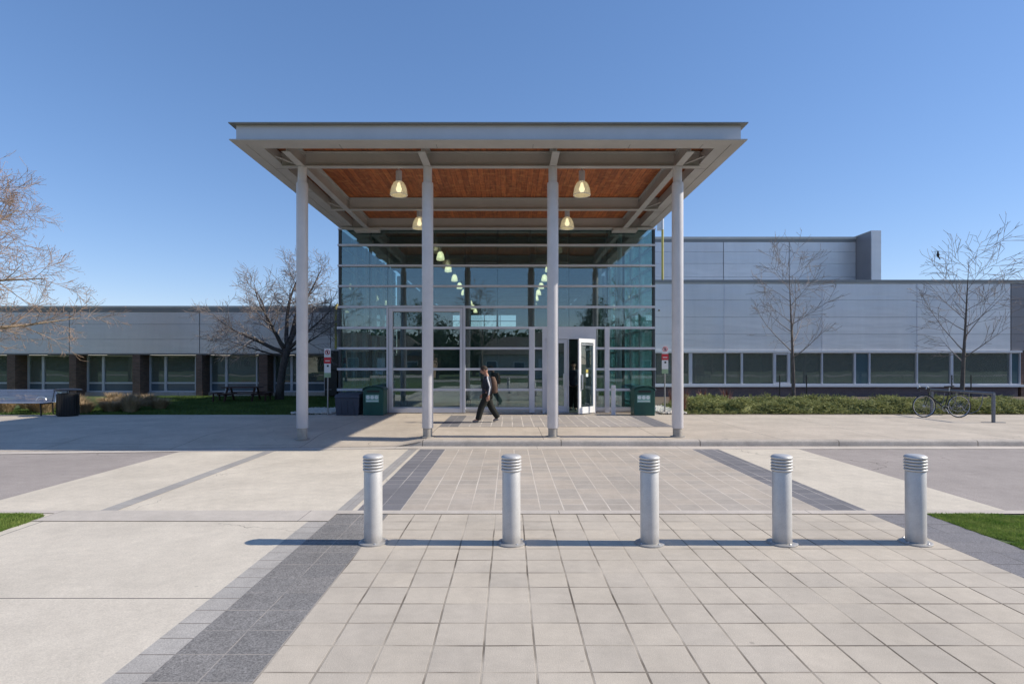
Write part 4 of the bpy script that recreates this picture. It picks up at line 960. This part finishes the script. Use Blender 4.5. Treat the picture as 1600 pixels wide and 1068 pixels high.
# spreading tree before the left wing
P_s = dict(seg=[.3, .25, .18, .14], jit=[.07, .10, .11, .11], up=[.07, .06, .06, .05], taper=[.88, .85, .8, .7], rmin=.006, sides=[8, 5, 4, 3], tlvl=0, max=3,
           n=[11, 7, 4], t0=[.25, .2, .2], ang=[42, 45, 42], len=[1.7, .9, .5], fall=lambda t: 1.1-.6*t, rr=[.5, .5, .6])
LT = fx(436, 25.6)
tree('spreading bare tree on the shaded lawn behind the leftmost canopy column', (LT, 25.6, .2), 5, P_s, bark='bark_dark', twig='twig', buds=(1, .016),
     limbs=dict(trunk=[((0, 0, -.1), .21), ((.05, 0, .5), .17), ((.15, 0, 1.3), .15), ((.35, 0, 2.15), .155), ((.42, 0, 2.45), .12)],
                limbs=[((.3, 0, 2.0), (-.95, -.1, .55), 3.7, .10), ((.33, 0, 2.1), (-.75, .3, .85), 4.0, .11), ((.38, 0, 2.3), (-.25, .05, 1), 3.9, .11), ((.40, 0, 2.3), (.28, 0, 1), 4.0, .12),
                       ((.40, 0, 2.2), (.75, .1, .8), 3.1, .09), ((.25, 0, 1.9), (-1, -.2, .25), 2.8, .05), ((.40, 0, 2.1), (.9, -.3, .35), 2.8, .06), ((.38, 0, 2.3), (0, .6, 1), 3.4, .09), ((.35, 0, 2.2), (-.5, -.6, .8), 3.2, .08)]))
# big warm-lit tree at far left
P_b = dict(seg=[.4, .3, .2, .15], jit=[.05, .08, .10, .11], up=[.03, .05, .06, .05], taper=[.88, .85, .8, .7], rmin=.0065, sides=[8, 5, 4, 3], tlvl=0, max=3,
           n=[13, 7, 5], t0=[.25, .2, .15], ang=[40, 45, 42], len=[2.3, 1.1, .55], fall=lambda t: 1.1-.55*t, rr=[.45, .5, .6])
lim = []
rg = random.Random(77)
for i in range(15):
    a = rg.uniform(-1.0, 1.0) if i < 10 else rg.uniform(1.2, 5.0); e = [.02, .15, .3, .45, .6, .8, 1.0, .1, .4, .7, 1.2, .4, .8, .2, 1.5][i]
    z = 2.6+[.2, .8, 1.2, 1.7, 2.0, 2.4, 2.6, 1.5, 2.2, 2.6, 2.8, 1, 2, .5, 2.8][i]
    lim.append(((0, 0, z), (math.cos(a), math.sin(a)*.8, e), 6.3-.9*e, .13-.03*e))
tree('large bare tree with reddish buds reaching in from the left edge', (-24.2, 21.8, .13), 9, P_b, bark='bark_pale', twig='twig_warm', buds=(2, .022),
     limbs=dict(trunk=[((0, 0, -.1), .34), ((0, 0, 1), .28), ((.05, 0, 3), .25), ((0, 0, 4.6), .2), ((0, 0, 5.6), .14)], limbs=lim))
# bird on the branch top
tp = min(TIPS['bare young tree with a dark bird on a top branch, beside the bicycle'], key=lambda p: (795+F*p.x/p.y-1466)**2+(567-F*(p.z-CAMH)/p.y-404)**2)
t = thing('bird', 'small dark bird perched high in the bare tree near the bicycle', 'bird', tp+Vector((0, 0, .03)))
b = MB(); b.lathe([(.001, -.02), (.035, 0), (.055, .05), (.05, .10), (.03, .14), (.034, .165), (.028, .19), (.001, .205)], 12); b.tube([(0, 0, .02), (.05, 0, -.06), (.09, 0, -.13)], [.03, .022, .012], 6)
b.tube([(-.02, 0, .175), (-.065, 0, .168)], [.010, .001], 5); b.tube([(-.01, .01, 0), (-.01, .01, -.05)], .004, 4); b.tube([(-.01, -.01, 0), (-.01, -.01, -.05)], .004, 4); b.build('body', 'black', t)
# supporting branch for the bird belongs to a stake-like leader of the tree: thin twig
for px, n_ in ((1218, 'left'), (1260, 'right'), (1487, 'left'), (1517, 'right')):
    D = 22.3; o = MB().tube([(0, 0, 0), (0, 0, 1.2)], .022, 8)
    for zz in (.9, 1.05): o.tube([(0, 0, zz), (.02, 0, zz+.005)], .03, 8)
    o = o.build('tree_stake', 'black'); o.location = (fx(px, D), D, .13)
    tag(o, 'thin dark stake %s of the %s bare young tree in the hedge' % (n_, 'first' if px < 1300 else 'bird\'s'), 'stake', 'tree stakes in the hedge')

# ---------------------------------------------------------------- hedge, dry grasses
def hedge():
    rg = random.Random(14); b = MB()
    x0, x1, y0, y1 = 5.75, 22.0, 18.75, 21.8
    mounds = [(rg.uniform(x0, x1), y0+.35+(y1-y0-.3)*rg.random(), rg.uniform(.35, .8), rg.uniform(.20, .50)) for _ in range(170)]
    def hh(x, y):
        h = .10
        for mx, my, r, mh in mounds:
            d2 = ((x-mx)**2+(y-my)**2)/(r*r)
            if d2 < 1: h = max(h, mh*math.sqrt(1-d2))
        e = min(1, max(0, (y-y0)/.30+.25))*min(1, max(0, (x-x0)/.8+.2))
        return h*e+.05*mnoise.noise(Vector((x*5, y*5, 2)))
    nx, ny = 240, 40; vs = [(x0+(x1-x0)*i/nx, y0+(y1-y0)*j/ny, .12+max(0, hh(x0+(x1-x0)*i/nx, y0+(y1-y0)*j/ny)-.09)) for j in range(ny+1) for i in range(nx+1)]
    b.add(vs, [(j*(nx+1)+i, j*(nx+1)+i+1, (j+1)*(nx+1)+i+1, (j+1)*(nx+1)+i) for j in range(ny) for i in range(nx)], True)
    for _ in range(15000):
        x, y = rg.uniform(x0, x1), y0+(y1-y0)*rg.random()**1.5; top = hh(x, y); z = .12+top-.05
        gx, gy = (hh(x+.06, y)-top), (hh(x, y+.06)-top)
        d = Vector((-gx*6+rg.gauss(0, .8), -gy*6+rg.gauss(-.3, .6), rg.uniform(-.05, .55))).normalized(); L = rg.uniform(.07, .20)
        p = Vector((x, y, z)); s = d.cross(Vector((rg.gauss(0, .4), rg.gauss(0, .4), 1))).normalized()
        for k2 in range(5):
            q = p+d*L*k2/5; dd = (d*.8+s*(1 if k2 % 2 else -1)*.8+Vector((0, 0, rg.uniform(-.15, .2)))).normalized(); l2 = L*.42; wv = dd.cross(Vector((rg.gauss(0, .5), rg.gauss(0, .5), 1))).normalized()*.016
            b.add([q-wv, q+wv, q+dd*l2+wv*.4, q+dd*l2-wv*.4], [(0, 1, 2, 3)])
    tag(b.build('juniper_hedge', 'juniper'), 'low spreading juniper hedge along the right wing', 'hedge', kind='stuff')
hedge()
def tuft(name, label, loc, h, r, n, m, seed, group, cat='grass clump'):
    rg = random.Random(seed); b = MB()
    for _ in range(n):
        a = rg.uniform(0, 6.283); q = r*.45*math.sqrt(rg.random()); x, y = q*math.cos(a), q*math.sin(a); l = h*rg.uniform(.5, 1.1); ln = rg.uniform(.1, .75)*r*1.4
        ex, ey = x+ln*math.cos(a), y+ln*math.sin(a); wv = .007; ca, sa = -math.sin(a)*wv, math.cos(a)*wv
        mx_, my = (x*.4+ex*.6)*.8+x*.2, (y*.4+ey*.6)*.8+y*.2
        b.add([(x-ca, y-sa, 0), (x+ca, y+sa, 0), (mx_+ca, my+sa, l*.7), (mx_-ca, my-sa, l*.7), (ex, ey, l)], [(0, 1, 2, 3), (3, 2, 4)])
    o = b.build(name, m); o.location = loc; return tag(o, label, cat, group)
rg = random.Random(3)
gr = [(-18.0, 19.5), (-17.0, 19.2), (-16.2, 19.6), (-15.5, 19.0), (-14.9, 19.7), (-14.3, 19.15), (-13.6, 19.5), (-17.4, 20.6), (-16.0, 20.8), (-14.7, 20.9), (-13.5, 20.4), (-16.8, 22), (-15.2, 22), (-13.9, 21.9), (-12.9, 19.4), (-12.7, 20.7)]
for i, (x, y) in enumerate(gr):
    pos = 'behind the bench' if x < -14.7 else ('behind the black litter bin' if x < -13.4 else 'right of the black litter bin')
    tuft('grass_clump', 'dry straw coloured grass clump in the planting '+pos, (x, y, .13), rg.uniform(.38, .58), .42, 600, 'straw', 40+i, 'dry grass clumps '+pos)
for i, (x, y) in enumerate(((5.95, 19.6), (6.5, 22.6), (7.1, 23.0), (7.9, 23.2), (8.8, 23.0))):
    o = tuft('shrub', 'clump of russet stems between the white gravel and the hedge' if i == 0 else 'clump of russet stems rising behind the near end of the hedge', (x, y, .13), .68, .28, 55, 'straw_red', 70+i, 'russet stem clumps' if i == 0 else 'russet stem clumps behind the hedge', 'shrub')

# ---------------------------------------------------------------- people
def skin(name, verts, edges, rad, m, parent, root=0, sub=2):
    me = bpy.data.meshes.new(name); me.from_pydata(verts, edges, [])
    o = bpy.data.objects.new(name, me); C.objects.link(o)
    bm = bmesh.new(); bm.from_mesh(me); ly = bm.verts.layers.skin.verify(); bm.verts.ensure_lookup_table()
    for i, v in enumerate(bm.verts):
        r = rad[i]; v[ly].radius = r if isinstance(r, tuple) else (r, r); v[ly].use_root = (i == root)
    bm.to_mesh(me); bm.free()
    o.modifiers.new('skin', 'SKIN').use_smooth_shade = True
    sb = o.modifiers.new('sub', 'SUBSURF'); sb.levels = sub; sb.render_levels = sub
    dg = bpy.context.evaluated_depsgraph_get(); dg.update(); me2 = bpy.data.meshes.new_from_object(o.evaluated_get(dg))
    o.modifiers.clear(); o.data = me2; me2.materials.clear(); me2.materials.append(M[m])
    if parent: o.parent = parent
    return o
def chain(pts, rad, name, m, parent, sub=2): return skin(name, [tuple(p) for p in pts], [(i, i+1) for i in range(len(pts)-1)], rad, m, parent, 0, sub)
def person(label, loc, rz, J, cj, ct, pack=False, stripe=True):
    t = thing('person', label, 'person', loc, rz)
    L = lambda a, b_, k2: tuple(Vector(a).lerp(Vector(b_), k2))
    hip, chest, neck, head = J['hip'], J['chest'], J['neck'], J['head']
    V, E, Rd = [], [], []
    def av(p, r, par=None):
        V.append(tuple(p)); Rd.append(r)
        if par is not None: E.append((par, len(V)-1))
        return len(V)-1
    h = av(hip, .10); w_ = av(L(hip, chest, .5), (.095, .09), h); c = av(chest, (.115, .10), w_); n = av(neck, .058, c); hd0 = av(L(neck, head, .45), .055, n)
    for s, sh, eb_, wr in J['arms']:
        a = av(sh, .055, c); e = av(eb_, .042, a); r_ = av(wr, .027, e); pm = av(L(eb_, wr, 1.20), (.026, .016), r_)
    for s, kn, an, toe in J['legs']:
        hj = av((hip[0], hip[1]+s*.09, hip[2]-.05), .088, h); k2 = av(kn, .058, hj); a = av(an, .038, k2); to = av(toe, .028, a)
    body = skin('body', V, E, Rd, 'skin', t)
    # head and face joined into the body mesh
    fd = Vector(J['face']).normalized(); side = fd.cross(Vector((0, 0, 1))).normalized(); up = side.cross(fd).normalized(); hc = Vector(head)
    hm = MB(); n1, n2 = 16, 12; vs = []
    for i in range(n2+1):
        ph = math.pi*i/n2
        for j in range(n1):
            th = 2*math.pi*j/n1; x = math.sin(ph)*math.cos(th); y = math.sin(ph)*math.sin(th); z = math.cos(ph)
            fw = x*.098; wd = y*.076*(1 if z > -.2 else 1-.35*(-z-.2)); ht = z*.122
            if x > .2 and z < -.3: fw += .012
            vs.append(hc+fd*fw+side*wd+up*ht)
    hm.add(vs, [(i*n1+j, i*n1+(j+1) % n1, (i+1)*n1+(j+1) % n1, (i+1)*n1+j) for i in range(n2) for j in range(n1)], True)
    hm.tube([hc+fd*.093+up*.02, hc+fd*.118-up*.022, hc+fd*.098-up*.032], [.008, .014, .010], 6)
    for s in (-1, 1): hm.tube([hc+side*s*.074+up*.02, hc+side*s*.086-fd*.01+up*.0, hc+side*s*.076-up*.025], [.010, .016, .008], 6)
    # hands: palm carries five fingers
    for s, sh, eb_, wr in J['arms']:
        d = (Vector(wr)-Vector(eb_)).normalized(); pl = Vector(wr)+d*.045; fwd = Vector(J['face']); fwd.z = 0; fwd.normalize(); sd = fwd
        inn = d.cross(sd).normalized()*(1 if s > 0 else -1)
        hm.tube([Vector(wr)-d*.01, pl, pl+d*.045], [.026, .036, .034], 8)
        for q in range(4):
            o_ = sd*(.030-.02*q); l = (.070, .080, .075, .058)[q]; p0 = pl+d*.04+o_
            hm.tube([p0, p0+d*l*.5+inn*.006, p0+d*l*.8+inn*.025, p0+d*l*.9+inn*.042], [.010, .0095, .008, .006], 6)
        hm.tube([pl+sd*.028, pl+sd*.052+d*.025, pl+sd*.050+d*.055+inn*.012], [.013, .011, .008], 6)
    hm.build('tmp', 'skin'); tmp = bpy.data.objects[[o.name for o in C.objects if o.name.startswith('tmp')][-1]]
    bm = bmesh.new(); bm.from_mesh(body.data); bm.from_mesh(tmp.data); bm.to_mesh(body.data); bm.free(); bpy.data.objects.remove(tmp)
    for p in body.data.polygons: p.use_smooth = True
    ey = MB()
    for s in (-1, 1): ey.lathe([(.001, -.009), (.008, 0), (.001, .009)], 8, tuple(hc+fd*.087+side*s*.030+up*.015))
    ey.build('eyes', 'black', t)
    # hair cap
    hr = MB(); vs = []; n2h = 6
    for i in range(n2h+1):
        ph = math.pi*.56*i/n2h
        for j in range(n1):
            th = 2*math.pi*j/n1; x = math.sin(ph)*math.cos(th); y = math.sin(ph)*math.sin(th); z = math.cos(ph)
            if x > .55 and z < .35: z = .35+(z-.35)*.1
            vs.append(hc-fd*.008+fd*x*.106+side*y*.083+up*z*.131)
    hr.add(vs, [(i*n1+j, i*n1+(j+1) % n1, (i+1)*n1+(j+1) % n1, (i+1)*n1+j) for i in range(n2h) for j in range(n1)], True); hr.build('hair', 'hair', t, sharp=0)
    # jacket
    V, E, Rd = [], [], []
    lowj = (hip[0], hip[1], hip[2]-.09)
    h0 = av(lowj, (.165, .15), None); h = av((hip[0], hip[1], hip[2]+.06), (.170, .155), h0); w_ = av(L(hip, chest, .55), (.165, .15), h); c = av(chest, (.175, .15), w_); up_ = av(L(chest, neck, .72), (.095, .09), c)
    for s, sh, eb_, wr in J['arms']:
        a = av(sh, .082, c); e = av(eb_, .068, a); r_ = av(L(eb_, wr, 1.0), .048, e)
    skin('jacket', V, E, Rd, cj, t)
    V, E, Rd = [], [], []
    h = av((hip[0], hip[1], hip[2]+.04), (.145, .135), None)
    for s, kn, an, toe in J['legs']:
        hj = av((hip[0], hip[1]+s*.085, hip[2]-.08), .120, h); k2 = av(kn, .102, hj); a = av(L(kn, an, .9), .090, k2); a2 = av(L(kn, an, 1.05), .086, a)
    skin('trousers', V, E, Rd, ct, t)
    for s, kn, an, toe in J['legs']:
        hl = Vector(an)+(Vector(an)-Vector(toe)).normalized()*.035; hl.z = Vector(an).z-.03 if an[2] > .1 else .04
        chain([hl, L(hl, toe, .5), toe], [(.046, .042), (.044, .038), (.036, .028)], 'shoe', 'shoe', t)
    if stripe:
        for s, sh, eb_, wr in J['arms']:
            if s < 0:
                st = MB(); a, e, w2 = Vector(sh), Vector(eb_), Vector(wr); o1 = Vector((0, -1, 0))
                pts = [a+o1*.060+Vector((0, 0, .06)), a+o1*.078, a.lerp(e, .5)+o1*.068, e+o1*.064, e.lerp(w2, .5)+o1*.055, e.lerp(w2, .95)+o1*.045]
                st.tube(pts, [.018, .020, .020, .018, .016, .014], 8); st.build('sleeve_stripe', 'stripe', t)
    return t
J1 = dict(hip=(-.01, 0, .82), chest=(-.02, 0, 1.15), neck=(-.04, 0, 1.345), head=(-.105, 0, 1.47), face=(-1, 0, -.42),
          arms=[(-1, (.0, -.19, 1.24), (.07, -.235, 1.0), (.03, -.22, .77)), (1, (.0, .19, 1.24), (-.04, .23, 1.0), (-.14, .20, .80))],
          legs=[(-1, (-.17, -.08, .46), (-.27, -.08, .09), (-.43, -.08, .035)), (1, (.08, .08, .44), (.28, .08, .13), (.14, .08, .035))])
pl_ = person('man walking left in navy jacket with white sleeve stripe and dark trousers', (fx(762, 16.0), 16.0, .135), 0, J1, 'navy', 'trouser')
bp_ = thing('backpack', 'tan and dark backpack on the walking man\'s back', 'backpack', (fx(762, 16.0)+.145, 16.0, 1.20))
vs = []; n1 = 14
b = MB()
for i, (z, w1, d1) in enumerate(((-.24, .10, .06), (-.22, .14, .085), (-.08, .15, .105), (.08, .145, .095), (.18, .12, .07), (.22, .07, .04))):
    for j in range(n1):
        a = 2*math.pi*j/n1; q = lambda v: math.copysign(abs(v)**.6, v); vs.append((d1*q(math.cos(a))+.02-z*.12, w1*q(math.sin(a)), z))
b.add(vs, [(i*n1+j, i*n1+(j+1) % n1, (i+1)*n1+(j+1) % n1, (i+1)*n1+j) for i in range(5) for j in range(n1)]+[tuple(range(n1)), tuple(range(6*n1-1, 5*n1-1, -1))], True); b.build('bag', 'pack', bp_)
b = MB(); b.box(.09, .135, -.10, .10, -.18, .02); b.build('pocket', 'pack_dark', bp_, bevel=.02)
for s in (-.12, .12):
    b = MB(); b.tube([(-.04, s, .17), (-.16, s*1.05, .20), (-.31, s*1.1, .10), (-.31, s*1.1, -.08), (-.16, s*1.2, -.2), (-.03, s, -.2)], .014, 6); b.build('strap', 'pack_dark', bp_)
J2 = dict(hip=(0, 0, .90), chest=(0, 0, 1.24), neck=(0, 0, 1.46), head=(-.01, 0, 1.60), face=(-1, 0, -.1),
          arms=[(-1, (0, -.19, 1.36), (.02, -.23, 1.10), (-.05, -.22, .86)), (1, (0, .19, 1.36), (-.02, .24, 1.10), (-.18, .22, .92))],
          legs=[(-1, (-.08, -.09, .50), (-.05, -.09, .09), (-.22, -.09, .035)), (1, (.02, .09, .49), (.12, .09, .10), (-.04, .09, .035))])
person('person in dark clothes seen inside the open doorway', (fx(896, 20.1), 20.1, .142), R(80), J2, 'navy', 'trouser', stripe=False)

# ---------------------------------------------------------------- the far side of the street (seen mirrored in the glass)
def house(label, x, y, w_, d_, h_, wall, rz):
    t = thing('house', label, 'house', (x, y, 0), rz)
    MB().box(-w_/2, w_/2, -d_/2, d_/2, 0, h_).build('wall', wall, t)
    rf = MB(); rh = 2.6; e = .5
    rf.add([(-w_/2-e, -d_/2-e, h_+.01), (w_/2+e, -d_/2-e, h_+.01), (w_/2+e, d_/2+e, h_+.01), (-w_/2-e, d_/2+e, h_+.01), (-w_/2+d_*.35, 0, h_+rh), (w_/2-d_*.35, 0, h_+rh)],
           [(0, 1, 5, 4), (2, 3, 4, 5), (1, 2, 5), (3, 0, 4), (3, 2, 1, 0)])
    r_ = rf.build('roof', 'house_roof', t); MB().box(w_*.2, w_*.2+.8, .3, 1.1, h_+1, h_+rh+.6).build('chimney', 'brick', r_)
    for i in range(4):
        xx = -w_/2+w_*(i+.5)/4
        if i == 2: MB().box(xx-.5, xx+.5, d_/2, d_/2+.05, 0, 2.1).build('door', 'white', t); continue
        wn = MB().box(xx-.75, xx+.75, d_/2, d_/2+.04, 1.0, 2.3).build('window', 'white', t); MB().box(xx-.66, xx+.66, d_/2+.045, d_/2+.05, 1.08, 2.22).build('pane', 'spandrel', wn)
house('brick bungalow across the street behind the plaza', -18, -40, 15, 9, 3.0, 'house_wall', R(3)); house('pale sided house across the street behind the plaza', 3, -42, 14, 9, 3.2, 'house_wall2', R(-2))
house('brick house with wide roof across the street at the right', 24, -41, 16, 9, 3.4, 'house_wall', R(2)); house('pale house far left across the street', -42, -41, 14, 9, 3.1, 'house_wall2', 0)
def evergreen(label, x, y, H, rad, seed, sp=0.0):
    rg = random.Random(seed); t = thing('evergreen_tree', label, 'tree', (x, y, 0)); MB().tube([(0, 0, 0), (0, 0, H*.9)], [.25, .05], 8).build('trunk', 'bark_dark', t)
    b = MB(); cl = [(Vector((rg.gauss(0, .33)*rad, rg.gauss(0, .33)*rad, H*(.2+.75*rg.random())))) for _ in range(60)]
    for c in cl:
        k_ = (1-.75*(c.z/H)) if sp else 1; c.x *= k_*1.3; c.y *= k_*1.3
        for _ in range(55):
            q = c+Vector((rg.gauss(0, .45), rg.gauss(0, .45), rg.gauss(0, .4))); s = rg.uniform(.10, .24)
            b.add([q+Vector((rg.uniform(-s, s), rg.uniform(-s, s), rg.uniform(-s, s))) for _ in range(3)], [(0, 1, 2)])
    b.build('crown', 'conifer', t)
for i, (x, y, H, rad, sp) in enumerate(((-30, -36, 10, 3.5, 1), (-9, -35, 7.5, 3, 0), (10.5, -36, 9, 3.2, 1), (15, -35, 6.5, 3, 0), (-25.5, -34, 7, 3, 0), (33, -36, 11, 3.6, 1), (-4.5, -37, 9.5, 2.6, 1), (-14, -52, 12, 4, 0), (14, -53, 12, 4, 0))):
    evergreen('%s evergreen across the street, %s' % ('conical' if sp else 'rounded', ['far left', 'left of the pale house', 'right of the pale house', 'beside the brick house', 'beside the bungalow', 'far right', 'by the pale house wall', 'behind the bungalow', 'behind the brick house'][i]), x, y, H, rad, 200+i, sp)
P_f = dict(P_r); P_f.update(H=8.5, r=.16, n=[16, 6, 4], len=[3.4, 1.5, .8], rmin=.014, seg=[.5, .5, .4, .3])
for i, (x, y) in enumerate(((-16, -18), (-2.5, -17), (12, -18.5))):
    tree('bare street tree on the lawn behind the plaza, %s' % ['left', 'middle', 'right'][i], (x, y, 0), 90+i, P_f, group='bare trees behind the plaza')

# tree belt added beyond the houses to keep sky out of window reflections
def wood():
    rg = random.Random(55); b = MB()
    hq = lambda x: 4.6+2.2*mnoise.noise(Vector((x*.05, 0, 4)))+1.5*mnoise.noise(Vector((x*.21, 3, 4)))+.6*mnoise.noise(Vector((x*.8, 5, 4)))
    vs = []; n_ = 400
    for i in range(n_+1):
        x = -170+340*i/n_; h = hq(x)
        for k_ in range(7): vs.append((x, -72+3.0*math.cos(math.pi*k_/6)+.6*mnoise.noise(Vector((x*.6, k_, 1))), h*math.sin(math.pi*k_/6)-.1))
    b.add(vs, [(i*7+k_, i*7+k_+1, (i+1)*7+k_+1, (i+1)*7+k_) for i in range(n_) for k_ in range(6)])  # solid core added so no sky reflects through the foliage
    for i in range(5200):
        x = rg.uniform(-170, 170); h = 7.2+3.0*mnoise.noise(Vector((x*.05, 0, 4)))+1.8*mnoise.noise(Vector((x*.21, 3, 4)))
        z = h*rg.random()**.7; c = Vector((x, -72+rg.uniform(-3, 3), z))
        for _ in range(12):
            q = c+Vector((rg.gauss(0, .9), rg.gauss(0, .9), rg.gauss(0, .6))); s_ = rg.uniform(.4, .9)
            b.add([q+Vector((rg.uniform(-s_, s_), rg.uniform(-s_, s_), rg.uniform(-s_, s_))) for _ in range(3)], [(0, 1, 2)])
    tag(b.build('added_wood', 'conifer'), 'added dark belt of trees far behind the houses across the street', 'trees', kind='stuff')
wood()
